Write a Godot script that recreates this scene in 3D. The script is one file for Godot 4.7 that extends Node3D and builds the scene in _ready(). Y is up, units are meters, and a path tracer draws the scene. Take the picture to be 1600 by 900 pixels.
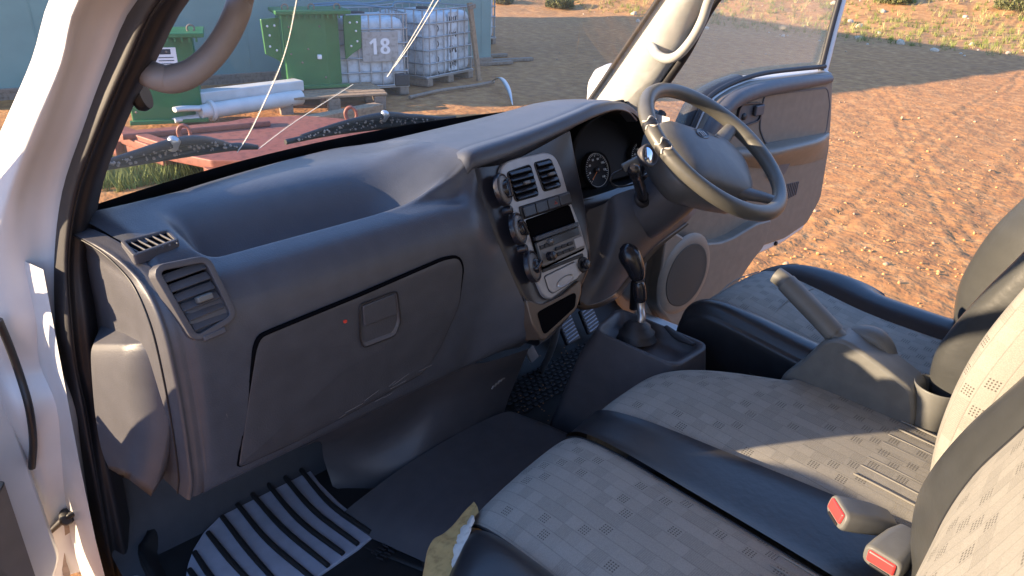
extends Node3D

# ---------------------------------------------------------------- mesh builder
class MB:
	var v := PackedVector3Array()
	var uv := PackedVector2Array()
	var col := PackedColorArray()
	var ix := PackedInt32Array()
	var tint := Color(1, 1, 1)
	func vert(p: Vector3, t := Vector2.ZERO) -> int:
		v.append(p); uv.append(t); col.append(tint); return v.size() - 1
	func tri(a: int, b: int, c: int):
		ix.append(a); ix.append(b); ix.append(c)
	func grid(rows: Array, cu := false, cv := false, uvs: Array = []):
		var n: int = rows.size(); var m: int = rows[0].size(); var o := v.size()
		for i in n:
			for j in m:
				var t: Vector2 = uvs[i][j] if uvs.size() > 0 else Vector2(j / float(m - 1), i / float(n - 1))
				vert(rows[i][j], t)
		var ni := n if cv else n - 1
		var nj := m if cu else m - 1
		for i in ni:
			for j in nj:
				var a := o + i * m + j; var b := o + i * m + (j + 1) % m
				var c := o + ((i + 1) % n) * m + j; var d := o + ((i + 1) % n) * m + (j + 1) % m
				tri(a, b, c); tri(b, d, c)
	func cap(ring: Array, flip := false):
		var o := v.size(); var c := Vector3.ZERO
		for p in ring: c += p
		vert(c / ring.size())
		for p in ring: vert(p)
		for i in ring.size():
			var j := (i + 1) % ring.size()
			if flip: tri(o, o + 1 + j, o + 1 + i)
			else: tri(o, o + 1 + i, o + 1 + j)
	func flat(poly: PackedVector2Array, T: Transform3D, z: float, flip := false):
		var o := v.size()
		for p in poly: vert(T * Vector3(p.x, p.y, z), p)
		var t := Geometry2D.triangulate_polygon(poly)
		if t.size() < 3:
			var r := []
			for p in poly: r.append(T * Vector3(p.x, p.y, z))
			cap(r, flip); return
		for i in range(0, t.size(), 3):
			if flip: tri(o + t[i], o + t[i + 1], o + t[i + 2])
			else: tri(o + t[i], o + t[i + 2], o + t[i + 1])
	func mesh() -> ArrayMesh:
		var nr := PackedVector3Array(); nr.resize(v.size())
		for i in range(0, ix.size(), 3):
			var a := v[ix[i]]
			var n := (v[ix[i + 2]] - a).cross(v[ix[i + 1]] - a)
			nr[ix[i]] += n; nr[ix[i + 1]] += n; nr[ix[i + 2]] += n
		for i in nr.size(): nr[i] = nr[i].normalized() if nr[i].length_squared() > 1e-24 else Vector3.UP
		var ar := []; ar.resize(Mesh.ARRAY_MAX)
		ar[Mesh.ARRAY_VERTEX] = v; ar[Mesh.ARRAY_NORMAL] = nr; ar[Mesh.ARRAY_TEX_UV] = uv; ar[Mesh.ARRAY_COLOR] = col; ar[Mesh.ARRAY_INDEX] = ix
		var m := ArrayMesh.new(); m.add_surface_from_arrays(Mesh.PRIMITIVE_TRIANGLES, ar); return m

# ---------------------------------------------------------------- curves and solids
func cr1(a, b, c, d, t):
	return 0.5 * ((2.0 * b) + (c - a) * t + (2.0 * a - 5.0 * b + 4.0 * c - d) * t * t + (3.0 * b - a - 3.0 * c + d) * t * t * t)
func cr(p: Array, n: int, closed := false) -> Array:
	if n <= 1 or p.size() < 2: return p
	var o := []; var m := p.size()
	for i in (m if closed else m - 1):
		var a; var d
		if closed:
			a = p[(i - 1 + m) % m]; d = p[(i + 2) % m]
		else:
			a = p[i - 1] if i > 0 else p[0] * 2.0 - p[1]
			d = p[i + 2] if i + 2 < m else p[m - 1] * 2.0 - p[m - 2]
		for k in n: o.append(cr1(a, p[i], p[(i + 1) % m], d, k / float(n)))
	if not closed: o.append(p[m - 1])
	return o
func loft(mb: MB, rows: Array, nu := 4, nv := 4, cu := false, cv := false):
	var a := []
	for r in rows: a.append(cr(r, nu, cu))
	var cols := []
	for j in a[0].size():
		var c := []
		for i in a.size(): c.append(a[i][j])
		cols.append(cr(c, nv, cv))
	var g := []
	for i in cols[0].size():
		var r := []
		for j in cols.size(): r.append(cols[j][i])
		g.append(r)
	mb.grid(g, cu, cv)
func tube(mb: MB, pts: Array, rad, n := 10, sub := 5, closed := false, flat := 1.0, upv := Vector3.ZERO):
	var rr := []
	for i in pts.size(): rr.append(Vector3(rad[i] if rad is Array else rad, 0, 0))
	var p := cr(pts, sub, closed); var q := cr(rr, sub, closed)
	var m := p.size(); var rows := []
	var last := upv
	for i in m:
		var t: Vector3
		if closed: t = (p[(i + 1) % m] - p[(i - 1 + m) % m]).normalized()
		else: t = (p[mini(i + 1, m - 1)] - p[maxi(i - 1, 0)]).normalized()
		var u: Vector3 = upv if upv != Vector3.ZERO else last
		if u == Vector3.ZERO: u = Vector3.UP if absf(t.y) < 0.9 else Vector3.RIGHT
		u = (u - t * u.dot(t)).normalized(); last = u
		var w := t.cross(u); var ring := []
		for k in n:
			var a := TAU * k / n
			ring.append(p[i] + (u * cos(a) * flat + w * sin(a)) * q[i].x)
		rows.append(ring)
	mb.grid(rows, true, closed)
	if not closed:
		mb.cap(rows[0], true); mb.cap(rows[m - 1])
func lathe(mb: MB, prof: Array, T: Transform3D, n := 28):
	var rows := []
	for p in prof:
		var ring := []
		for k in n:
			var a := TAU * k / n
			ring.append(T * Vector3(cos(a) * p.x, sin(a) * p.x, p.y))
		rows.append(ring)
	mb.grid(rows, true)
	if prof[0].x > 0.0005: mb.cap(rows[0], true)
	if prof[-1].x > 0.0005: mb.cap(rows[-1])
func ccw(p: Array) -> PackedVector2Array:
	var q := PackedVector2Array(p); var s := 0.0
	for i in q.size(): s += q[i].cross(q[(i + 1) % q.size()])
	if s < 0: q.reverse()
	return q
func rounded(p: Array, r: float, n := 4) -> PackedVector2Array:
	var q := ccw(p); var o := PackedVector2Array(); var m := q.size()
	for i in m:
		var b := q[i]; var da := q[(i - 1 + m) % m] - b; var dc := q[(i + 1) % m] - b
		var k: float = minf(r, 0.45 * minf(da.length(), dc.length()))
		var s := b + da.normalized() * k; var e := b + dc.normalized() * k
		for j in n + 1:
			var t := j / float(n)
			o.append(s.lerp(b, t).lerp(b.lerp(e, t), t))
	return o
func inset(p: PackedVector2Array, d: float) -> PackedVector2Array:
	var o := PackedVector2Array(); var m := p.size()
	for i in m:
		var e1 := (p[i] - p[(i - 1 + m) % m]).normalized(); var e2 := (p[(i + 1) % m] - p[i]).normalized()
		var n := (Vector2(-e1.y, e1.x) + Vector2(-e2.y, e2.x)); if n.length() < 1e-6: n = Vector2(-e1.y, e1.x)
		o.append(p[i] + n.normalized() * d)
	return o
# extruded outline, bevelled at the front (and back): from z0 to z1 in frame T
func slab(mb: MB, poly: PackedVector2Array, T: Transform3D, z0: float, z1: float, bev := 0.002, back := false):
	var rings := []; var ins := inset(poly, bev)
	while bev > 0.0004 and Geometry2D.triangulate_polygon(ins).size() < 3:
		bev *= 0.6; ins = inset(poly, bev)
	var mid := inset(poly, bev * 0.3)
	var spec := []
	if back: spec += [[ins, z0], [mid, z0 + bev * 0.3], [poly, z0 + bev]]
	else: spec += [[poly, z0]]
	spec += [[poly, z1 - bev], [mid, z1 - bev * 0.3], [ins, z1]]
	for s in spec:
		var r := []
		for p in s[0]: r.append(T * Vector3(p.x, p.y, s[1]))
		rings.append(r)
	mb.grid(rings, true)
	mb.flat(ins, T, z1)
	mb.flat(ins if back else poly, T, z0, true)
func rect(w: float, h: float, c := Vector2.ZERO) -> Array:
	return [c + Vector2(-w / 2, -h / 2), c + Vector2(w / 2, -h / 2), c + Vector2(w / 2, h / 2), c + Vector2(-w / 2, h / 2)]
func rbox(mb: MB, size: Vector3, T: Transform3D, bev := 0.004):
	slab(mb, rounded(rect(size.x, size.y), bev * 1.2, 2), T, -size.z / 2, size.z / 2, bev, true)
func frame(o: Vector3, z: Vector3, up := Vector3.UP) -> Transform3D:
	z = z.normalized(); var x := up.cross(z).normalized(); return Transform3D(Basis(x, z.cross(x), z), o)
func bar(mb: MB, a: Vector3, b: Vector3, w: float, h: float, up := Vector3.UP, bev := 0.003):
	var T := frame((a + b) / 2, b - a, up); rbox(mb, Vector3(w, h, a.distance_to(b)), T, bev)

# ---------------------------------------------------------------- naming
var used := {}
func numbered(s: String) -> String:
	var k: int = used.get(s, 0); used[s] = k + 1
	return s if k == 0 else "%s_%03d" % [s, k]
func thing(called: String, label: String, category: String, at := Vector3.ZERO, group := "") -> Node3D:
	var o := Node3D.new(); o.name = numbered(called); add_child(o); o.position = at
	o.set_meta("label", label); o.set_meta("category", category)
	if group != "": o.set_meta("group", group)
	return o
func put(called: String, mb: MB, m: Material, parent: Node = null) -> MeshInstance3D:
	var o := MeshInstance3D.new(); o.mesh = mb.mesh(); o.material_override = m
	if parent == null:
		o.name = numbered(called); add_child(o)
	else:
		o.name = called; parent.add_child(o, true)
		var q: Node = parent; var off := Vector3.ZERO
		while q != self:
			off += (q as Node3D).position; q = q.get_parent()
		o.position = -off
	return o
func tag(o: Node, label: String, category: String, group := ""):
	o.set_meta("label", label); o.set_meta("category", category)
	if group != "": o.set_meta("group", group)
func struct(called: String, mb: MB, m: Material) -> MeshInstance3D:
	var o := put(called, mb, m); o.set_meta("kind", "structure"); return o
func stuff(o: Node, label: String, category := "") -> Node:
	o.set_meta("kind", "stuff")
	if category != "": tag(o, label, category)
	return o

# ---------------------------------------------------------------- materials
func noise_tex(freq: float, size: int, as_normal := false, bump := 4.0, type := FastNoiseLite.TYPE_SIMPLEX_SMOOTH, ramp: Array = [], oct := 4, seed_ := 1) -> NoiseTexture2D:
	var n := FastNoiseLite.new(); n.noise_type = type; n.frequency = freq; n.seed = seed_; n.fractal_octaves = oct
	var t := NoiseTexture2D.new(); t.width = size; t.height = size; t.seamless = true; t.noise = n
	t.as_normal_map = as_normal; t.bump_strength = bump
	if ramp.size() > 0:
		var g := Gradient.new(); var of := PackedFloat32Array(); var cs := PackedColorArray()
		for r in ramp: of.append(r[0]); cs.append(r[1])
		g.offsets = of; g.colors = cs; t.color_ramp = g
	return t
func lin(r: float, g: float, b: float) -> Color: return Color(r, g, b).linear_to_srgb()
func mat(c: Color, rough := 0.6, metal := 0.0, spec := 0.5) -> StandardMaterial3D:
	var m := StandardMaterial3D.new(); m.albedo_color = c; m.roughness = rough; m.metallic = metal; m.metallic_specular = spec
	m.cull_mode = BaseMaterial3D.CULL_DISABLED; return m
func tri(m: StandardMaterial3D, scale: float, normal: Texture2D = null, ns := 0.4, colour: Texture2D = null, world := false) -> StandardMaterial3D:
	m.uv1_triplanar = true; m.uv1_world_triplanar = world; m.uv1_scale = Vector3.ONE * scale
	if normal: m.normal_enabled = true; m.normal_texture = normal; m.normal_scale = ns
	if colour: m.albedo_texture = colour
	return m
func shade_ramp(a: float, b: float) -> Array: return [[0.0, Color(a, a, a)], [0.5, Color((a + b) / 2, (a + b) / 2, (a + b) / 2)], [1.0, Color(b, b, b)]]

var M := {}
var env: Environment
func setup_view():
	var cam := Camera3D.new(); cam.name = "camera"; add_child(cam)
	cam.position = Vector3(-1.02, 1.86, 0.77); cam.rotation_degrees = Vector3(-25, -46, 1.5)
	cam.fov = 42.27; cam.near = 0.02; cam.far = 900.0; cam.current = true
	env = Environment.new(); var we := WorldEnvironment.new(); we.name = "world_environment"; we.environment = env; add_child(we)
	var sky := Sky.new(); var sm := ProceduralSkyMaterial.new()
	sm.sky_top_color = Color(0.40, 0.56, 0.80); sm.sky_horizon_color = Color(0.84, 0.87, 0.89); sm.sky_curve = 0.14
	sm.ground_bottom_color = Color(0.45, 0.32, 0.22); sm.ground_horizon_color = Color(0.72, 0.66, 0.58); sm.ground_curve = 0.05
	sm.sun_angle_max = 2.0; sm.sky_energy_multiplier = 1.0
	sky.sky_material = sm; env.background_mode = Environment.BG_SKY; env.sky = sky
	env.background_energy_multiplier = 0.8
	env.ambient_light_source = Environment.AMBIENT_SOURCE_SKY
	env.tonemap_mode = Environment.TONE_MAPPER_LINEAR; env.tonemap_exposure = 3.95
	env.sdfgi_enabled = true; env.ssao_enabled = true; env.ssil_enabled = true
	var sun := DirectionalLight3D.new(); sun.name = "sun"; add_child(sun)
	sun.look_at_from_position(Vector3(0, 8, 0), Vector3(0, 8, 0) + Vector3(0.82, -0.262, 0.57), Vector3.UP)
	sun.light_energy = 1.6; sun.light_color = Color(1.0, 0.89, 0.74); sun.light_angular_distance = 0.5; sun.shadow_enabled = true

func fabric_image(nrm: bool) -> ImageTexture:
	var S := 512; var N := 16; var cs := S / N
	var im := Image.create(S, S, false, Image.FORMAT_RGB8)
	var rng := RandomNumberGenerator.new(); rng.seed = 77
	var kinds := []
	for i in N * N:
		kinds.append([0, 1, 1, 2, 3][rng.randi() % 5] if (i + i / N) % 2 == 0 else [0, 0, 2, 3][rng.randi() % 4])
	for y in S:
		for x in S:
			var k: int = kinds[(y / cs) * N + x / cs]; var u := x % cs; var w := y % cs
			var h := 0.5 + 0.06 * (((x + y) % 2) * 2 - 1) + rng.randf_range(-0.07, 0.07); var g := 0.80
			if k == 1:
				var du := (u % 6); var dw := (w % 6)
				if u > 3 and u < 28 and w > 3 and w < 28 and du < 3 and dw < 3: g = 0.46; h -= 0.3
			elif k == 2:
				g = 0.79
				if w % 4 < 2: g = 0.75; h -= 0.12
			elif k == 3:
				g = 0.82; h += 0.1
			if u == 0 or u == 1: g -= 0.08; h -= 0.12
			g += rng.randf_range(-0.05, 0.05)
			im.set_pixel(x, y, Color(h, h, h) if nrm else Color(g, g, g))
	if nrm: im.bump_map_to_normal_map(2.5)
	im.generate_mipmaps()
	return ImageTexture.create_from_image(im)

func make_materials():
	var grain := noise_tex(0.16, 512, true, 4.0, FastNoiseLite.TYPE_CELLULAR, [], 2)
	var soft := noise_tex(0.02, 512, true, 2.0)
	var fine := noise_tex(0.12, 512, true, 3.0)
	var dust := noise_tex(0.008, 512, false, 1.0, FastNoiseLite.TYPE_SIMPLEX_SMOOTH, shade_ramp(0.9, 1.0), 5)
	var wear := noise_tex(0.012, 512, false, 1.0, FastNoiseLite.TYPE_SIMPLEX_SMOOTH, [[0.0, Color(0.7, 0.68, 0.66)], [0.45, Color(0.95, 0.95, 0.95)], [1.0, Color(1, 1, 1)]], 5, 9)
	M.dash = tri(mat(lin(0.07, 0.076, 0.093), 0.38), 5.0, grain, 0.22, dust)
	M.fascia = tri(mat(lin(0.064, 0.066, 0.076), 0.46), 5.0, grain, 0.2, dust)
	M.trim = tri(mat(lin(0.078, 0.076, 0.085), 0.5), 5.0, grain, 0.15, dust)
	M.black = tri(mat(lin(0.012, 0.012, 0.014), 0.5), 6.0, fine, 0.1)
	M.trim_tan = tri(mat(lin(0.11, 0.08, 0.06), 0.3), 7.0, fine, 0.12, dust)  # lighter, warmer plastic for the knee panel edge and lower console
	M.black_gloss = mat(lin(0.014, 0.014, 0.018), 0.22)
	M.bezel = tri(mat(lin(0.02, 0.02, 0.026), 0.28), 6.0, fine, 0.03)
	M.rubber = tri(mat(lin(0.018, 0.017, 0.02), 0.55), 6.0, fine, 0.2, dust)
	M.rubber_mat = tri(mat(lin(0.014, 0.014, 0.015), 0.6), 8.0, fine, 0.3, dust)
	M.mat_rib = tri(mat(lin(0.42, 0.43, 0.5), 0.6), 5.0, fine, 0.2, dust)
	M.silver = tri(mat(lin(0.36, 0.355, 0.36), 0.36, 0.25), 6.0, fine, 0.05, dust)
	M.grey_ctl = tri(mat(lin(0.16, 0.155, 0.15), 0.4, 0.2), 6.0, fine, 0.05, dust)
	M.metal = tri(mat(lin(0.5, 0.5, 0.5), 0.35, 0.8), 5.0, fine, 0.1, dust)
	M.paint_white = tri(mat(lin(0.66, 0.65, 0.64), 0.32), 1.2, soft, 0.03, dust)
	M.trim_light = tri(mat(lin(0.4, 0.4, 0.38), 0.6), 6.0, fine, 0.1, dust)
	M.trim_grip = tri(mat(lin(0.25, 0.225, 0.215), 0.5), 6.0, fine, 0.08, dust)
	M.headliner = tri(mat(lin(0.5, 0.49, 0.46), 0.9), 8.0, fine, 0.3)
	M.door_trim = tri(mat(lin(0.185, 0.152, 0.12), 0.45), 5.0, grain, 0.12, dust)
	M.door_dark = tri(mat(lin(0.09, 0.088, 0.095), 0.5), 6.0, fine, 0.15, dust)
	M.speaker = tri(mat(lin(0.045, 0.037, 0.028), 0.7), 25.0, grain, 1.0)
	M.vinyl = tri(mat(lin(0.024, 0.025, 0.029), 0.33), 5.0, soft, 0.25, dust)
	M.vinyl_worn = tri(mat(lin(0.05, 0.052, 0.052), 0.34), 5.0, soft, 0.35, dust)
	M.fabric = mat(lin(0.41, 0.39, 0.345), 0.95); M.fabric.albedo_texture = fabric_image(false)
	M.fabric.normal_enabled = true; M.fabric.normal_texture = fabric_image(true); M.fabric.normal_scale = 0.6
	M.fabric.uv1_scale = Vector3(2.7, 2.7, 1)
	M.foam = tri(mat(lin(0.5, 0.32, 0.12), 0.95), 9.0, fine, 1.2, wear)
	M.torn = tri(mat(lin(0.6, 0.56, 0.5), 0.9), 9.0, fine, 0.6, wear)
	M.wheel = tri(mat(lin(0.105, 0.102, 0.09), 0.4), 7.0, fine, 0.12, dust)
	M.airbag = tri(mat(lin(0.12, 0.12, 0.118), 0.45), 9.0, fine, 0.2, dust)
	M.grey_plastic = tri(mat(lin(0.15, 0.15, 0.14), 0.5), 6.0, fine, 0.15, dust)
	M.void = mat(lin(0.004, 0.004, 0.005), 1.0, 0.0, 0.1)  # near-black: shade painted on flat duct, slot and pocket sheets, also lid gap
	M.stain = tri(mat(lin(0.36, 0.27, 0.2), 0.8), 6.0, fine, 0.3, wear)
	M.seam = mat(lin(0.2, 0.19, 0.17), 0.9)
	M.press = mat(lin(0.8, 0.22, 0.2), 0.5)
	M.red_btn = mat(lin(0.62, 0.05, 0.05), 0.35)
	M.glass = mat(Color(0.86, 0.95, 0.93, 0.07), 0.02); M.glass.transparency = BaseMaterial3D.TRANSPARENCY_ALPHA
	M.mirror = mat(lin(0.55, 0.6, 0.7), 0.05, 1.0)
	M.crack = mat(lin(0.75, 0.74, 0.7), 0.25)
	M.red_dot = mat(lin(0.6, 0.05, 0.03), 0.6)
	M.scuff = mat(lin(0.22, 0.2, 0.19), 0.8)
	M.dial = mat(lin(0.013, 0.013, 0.014), 0.6, 0.0, 0.25)
	M.print = mat(lin(0.55, 0.55, 0.52), 0.6)
	M.orange = mat(lin(0.7, 0.2, 0.03), 0.5)
	M.floor = tri(mat(lin(0.055, 0.054, 0.06), 0.8), 7.0, fine, 0.4, dust)
	M.rust = tri(mat(lin(0.2, 0.09, 0.05), 0.85), 6.0, fine, 0.6, wear)
	M.dirt_crumb = mat(lin(0.3, 0.16, 0.08), 0.95)
	# outside
	var soil := noise_tex(0.01, 1024, false, 1.0, FastNoiseLite.TYPE_SIMPLEX_SMOOTH, [[0.0, Color(0.56, 0.40, 0.27)], [0.4, Color(0.65, 0.475, 0.305)], [0.6, Color(0.69, 0.51, 0.33)], [1.0, Color(0.77, 0.61, 0.45)]], 6, 3)
	var soil_n := noise_tex(0.03, 1024, true, 7.0, FastNoiseLite.TYPE_SIMPLEX_SMOOTH, [], 6, 5)
	M.soil = tri(mat(Color(1, 1, 1), 0.96), 0.45, soil_n, 0.55, soil, true); M.soil.vertex_color_use_as_albedo = true
	M.stone = tri(mat(lin(0.36, 0.25, 0.16), 0.9), 4.0, soft, 0.8, wear)
	M.stone_pale = tri(mat(lin(0.55, 0.45, 0.33), 0.9), 4.0, soft, 0.8, wear)
	M.teal = tri(mat(lin(0.19, 0.3, 0.28), 0.5), 0.35, soft, 0.03, dust)
	M.green = tri(mat(lin(0.035, 0.165, 0.05), 0.36), 1.2, soft, 0.08, dust)
	M.tote_poly = tri(mat(lin(0.58, 0.63, 0.66), 0.5), 1.5, soft, 0.2, wear)
	M.galv = mat(lin(0.34, 0.36, 0.37), 0.4, 0.6)
	M.sign_steel = tri(mat(lin(0.4, 0.38, 0.35), 0.6), 2.0, soft, 0.1, wear)
	M.wood = tri(mat(lin(0.33, 0.22, 0.13), 0.85), 3.0, fine, 0.5, wear)
	M.wood_grey = tri(mat(lin(0.26, 0.2, 0.15), 0.9), 3.0, fine, 0.5, wear)
	M.red_steel = tri(mat(lin(0.25, 0.08, 0.05), 0.55), 2.0, soft, 0.1, wear)
	M.white_steel = tri(mat(lin(0.6, 0.6, 0.58), 0.45), 1.0, soft, 0.1, dust)
	M.label_white = mat(lin(0.75, 0.75, 0.75), 0.6); M.label_yellow = mat(lin(0.62, 0.45, 0.12), 0.6)
	M.ink = mat(lin(0.02, 0.02, 0.025), 0.6)
	M.hose = mat(lin(0.1, 0.2, 0.28), 0.4)
	for c in [["bush", lin(0.14, 0.15, 0.07)], ["bush_pale", lin(0.2, 0.2, 0.11)], ["grass", lin(0.17, 0.2, 0.05)], ["grass_dry", lin(0.4, 0.33, 0.15)]]:
		M[c[0]] = mat(c[1], 0.9); M[c[0]].backlight_enabled = true; M[c[0]].backlight = c[1] * 0.5
	M.grass.vertex_color_use_as_albedo = true; M.grass_dry.vertex_color_use_as_albedo = true

# ---------------------------------------------------------------- the cab
func ws_z(x: float) -> float: return -0.66 + 0.15 * pow(x / 0.72, 2.0)
func ws_base(x: float) -> Vector3: return Vector3(x, 1.437, ws_z(x))
func ws_pt(x: float, t: float) -> Vector3:       # t 0 at the base, 1 at the roof
	var b := ws_base(x); var xt := x * 0.87
	return b.lerp(Vector3(xt, 1.93, -0.21 + 0.19 * pow(x / 0.72, 2.0)), t) + Vector3(0, 0, -0.03 * sin(PI * t))
func make_cab():
	var cab := thing("truck_cab", "white truck cab body with dark interior, seen through its open passenger doorway", "truck cab", Vector3(0, 0, 0))
	var mb := MB.new()
	# near (passenger side) door jamb, from the seal outwards
	var seal_in := [Vector3(-.645,1.84,.03)] + [Vector3(-0.66,1.7937,-0.0822), Vector3(-0.675,1.7183,-0.1688), Vector3(-0.695,1.6303,-0.2558), Vector3(-0.715,1.5283,-0.342), Vector3(-0.735,1.4243,-0.384), Vector3(-0.75,1.3261,-0.3774), Vector3(-0.752,1.2374,-0.4028), Vector3(-0.754,1.1552,-0.4253), Vector3(-0.756,1.0282,-0.4446), Vector3(-0.758,0.729,-0.4879)]
	var seal_out := [Vector3(-.68,1.85,.055)] + [Vector3(-0.695,1.7931,-0.1095), Vector3(-0.71,1.7179,-0.1972), Vector3(-0.73,1.6332,-0.2681), Vector3(-0.75,1.5332,-0.3521), Vector3(-0.768,1.4288,-0.3992), Vector3(-0.785,1.3242,-0.4144), Vector3(-0.787,1.2329,-0.4457), Vector3(-0.789,1.1633,-0.4166), Vector3(-0.79,1.0375,-0.4606), Vector3(-0.79,0.6728,-0.5939)]
	var ridge := []
	for i in seal_in.size(): ridge.append((seal_in[i] + seal_out[i]) / 2 + Vector3(-0.012, 0.003, 0.026))
	var r2 := []
	for i in seal_in.size(): r2.append(seal_in[i].lerp(seal_out[i], 0.25) + Vector3(-0.006, 0, 0.004))
	var back := []
	for i in seal_in.size(): back.append(seal_in[i] + Vector3(0.03, -0.005, -0.05))
	loft(mb, [back, seal_in, r2, ridge, seal_out], 4, 4)
	var seal := put("door_seal", mb, M.rubber, cab); seal.set_meta("label", "black rubber seal round the passenger doorway")
	mb = MB.new(); var lip := []
	for i in seal_in.size(): lip.append(seal_in[i].lerp(seal_out[i], 0.38) + Vector3(-0.011, 0, 0.018))
	tube(mb, lip, 0.0022, 6, 4); put("seal_lip", mb, M.black, seal)
	mb = MB.new()
	var j0 := seal_out.duplicate()
	for i in j0.size(): j0[i] = j0[i] + Vector3(0.01, 0, -0.012)
	var j1 := [Vector3(-.70,1.86,.02)] + [Vector3(-0.7261,1.792,-0.141), Vector3(-0.7358,1.7171,-0.2233), Vector3(-0.7566,1.6323,-0.295), Vector3(-0.782,1.5321,-0.3845), Vector3(-0.7974,1.4278,-0.429), Vector3(-0.8128,1.3233,-0.4426), Vector3(-0.8177,1.2319,-0.4767), Vector3(-0.825,1.1621,-0.4531), Vector3(-0.8238,1.0364,-0.4948), Vector3(-0.8401,0.6711,-0.6447)]
	var j2 := [Vector3(-.73,1.86,.01)] + [Vector3(-0.7471,1.7925,-0.1439), Vector3(-0.7557,1.7185,-0.2259), Vector3(-0.7823,1.6344,-0.304), Vector3(-0.8092,1.5352,-0.3956), Vector3(-0.8438,1.4311,-0.4602), Vector3(-0.8668,1.3273,-0.4821), Vector3(-0.867,1.2367,-0.512), Vector3(-0.8647,1.1679,-0.479), Vector3(-0.8599,1.043,-0.5176), Vector3(-0.8777,0.6794,-0.6701)]
	var j3 := [Vector3(-.75,1.86,-.02)] + [Vector3(-0.7433,1.7866,-0.2345), Vector3(-0.7572,1.7076,-0.3186), Vector3(-0.7879,1.6186,-0.3977), Vector3(-0.8227,1.5143,-0.4941), Vector3(-0.8568,1.4055,-0.5549), Vector3(-0.8824,1.2968,-0.5763), Vector3(-0.885,1.2028,-0.6063), Vector3(-0.8827,1.1306,-0.5712), Vector3(-0.8839,1.0017,-0.6132), Vector3(-0.9095,0.6292,-0.7678)]
	var j4 := []
	for p in j3: j4.append(p + Vector3(0.03, 0.0, -0.10))
	var j01 := []; var j12 := []
	for i in j0.size():
		j01.append(j0[i].lerp(j1[i], 0.5) + Vector3(0, 0, -0.006)); j12.append(j1[i].lerp(j2[i], 0.5) + Vector3(-0.004, 0, 0.008))
	loft(mb, [j0, j01, j1, j12, j2, j3, j4], 4, 4)
	put("door_jamb", mb, M.paint_white, cab)
	# far pillar trim with its white-grey cover
	mb = MB.new()
	var pl := [Vector3(0.735,1.4329,-0.6167), Vector3(0.725,1.5161,-0.5507), Vector3(0.71,1.5939,-0.4875), Vector3(0.68,1.733,-0.3706)] + [Vector3(.645,1.87,-.255), Vector3(.62,1.95,-.19)]
	var pr := [Vector3(0.755,1.4403,-0.4592), Vector3(0.75,1.5246,-0.4016), Vector3(0.74,1.607,-0.345), Vector3(0.715,1.7385,-0.2673)] + [Vector3(.69,1.87,-.14), Vector3(.665,1.95,-.08)]
	var pm := []; var pb := []
	for i in pl.size():
		pm.append(pl[i].lerp(pr[i], 0.5) + Vector3(-0.018, 0.0, 0.012)); pb.append(pr[i] + Vector3(0.05, 0, -0.01))
	var pa := []
	for p in pl: pa.append(p + Vector3(0.02, -0.01, -0.03))
	loft(mb, [pa, pl, pm, pr, pb], 4, 4)
	var low := [pl[0] + Vector3(0.01, -0.2, -0.05), pm[0] + Vector3(0.02, -0.2, 0), pr[0] + Vector3(0.02, -0.2, 0.02)]
	loft(mb, [[pl[0], pm[0], pr[0]], low], 4, 2)
	var pt := put("far_pillar_cover", mb, M.trim_light, cab); pt.set_meta("label", "pale grey plastic pillar cover on the driver's side")
	mb = MB.new(); var gk := []
	for p in pl: gk.append(p + Vector3(-0.008, 0, -0.008))
	tube(mb, gk, 0.007, 8, 4); put("windscreen_gasket", mb, M.rubber, cab)
	mb = MB.new(); gk = []
	for p in pr: gk.append(p + Vector3(0.022, 0, 0.012))
	gk.push_front(Vector3(.775,1.30,-.43)); gk.push_front(Vector3(.775,1.1,-.44)); gk.push_front(Vector3(.775,.82,-.4))
	tube(mb, gk, 0.014, 8, 4); put("far_door_seal", mb, M.rubber, cab)
	mb = MB.new(); var ow := []; var ox := []
	for p in gk: ow.append(p + Vector3(0.016, 0, 0.006)); ox.append(p + Vector3(0.045, 0, -0.03))
	loft(mb, [ow, ox], 4, 2); put("far_door_jamb", mb, M.paint_white, cab)
	# near pillar cover (inside, behind the seal)
	mb = MB.new(); var na := []; var nb := []
	for i in range(0, 6): na.append(seal_in[i] + Vector3(0.012, 0, -0.02)); nb.append(seal_in[i] + Vector3(0.055, -0.01, -0.125))
	loft(mb, [na, nb], 4, 2); put("near_pillar_cover", mb, M.trim_light, cab)
	# roof, header, back wall, pillars, floor
	mb = MB.new(); var rows := []
	for k in 5:
		var r := []
		for i in 7:
			var x := -0.72 + 0.24 * i; var z0: float = -0.23 + 0.17 * pow(x / 0.72, 2.0)
			var z: float = lerpf(z0, 1.02, k / 4.0)
			r.append(Vector3(x * (0.88 + 0.09 * minf(1.0, k)), 1.93 + 0.05 * sin(PI * k / 4.0) + 0.04 * (1.0 - pow(x / 0.72, 2.0)), z))
		rows.append(r)
	loft(mb, rows, 3, 3); put("headliner", mb, M.headliner, cab)
	mb = MB.new(); var rows2 := []
	for r in rows:
		var q := []
		for p in r: q.append(p * Vector3(1.06, 1, 1) + Vector3(0, 0.045, 0))
		rows2.append(q)
	loft(mb, rows2, 3, 3); put("roof", mb, M.paint_white, cab)
	mb = MB.new()
	for s in [-1, 1]:
		mb = MB.new(); bar(mb, Vector3(s * 0.775, 0.8, 0.95), Vector3(s * 0.70, 1.95, 0.98), 0.08, 0.1); put("rear_pillar", mb, M.paint_white, cab)
	
	mb = MB.new(); rbox(mb, Vector3(1.56, 0.72, 0.04), Transform3D(Basis(), Vector3(0, 1.12, 1.04)), 0.01)
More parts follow.
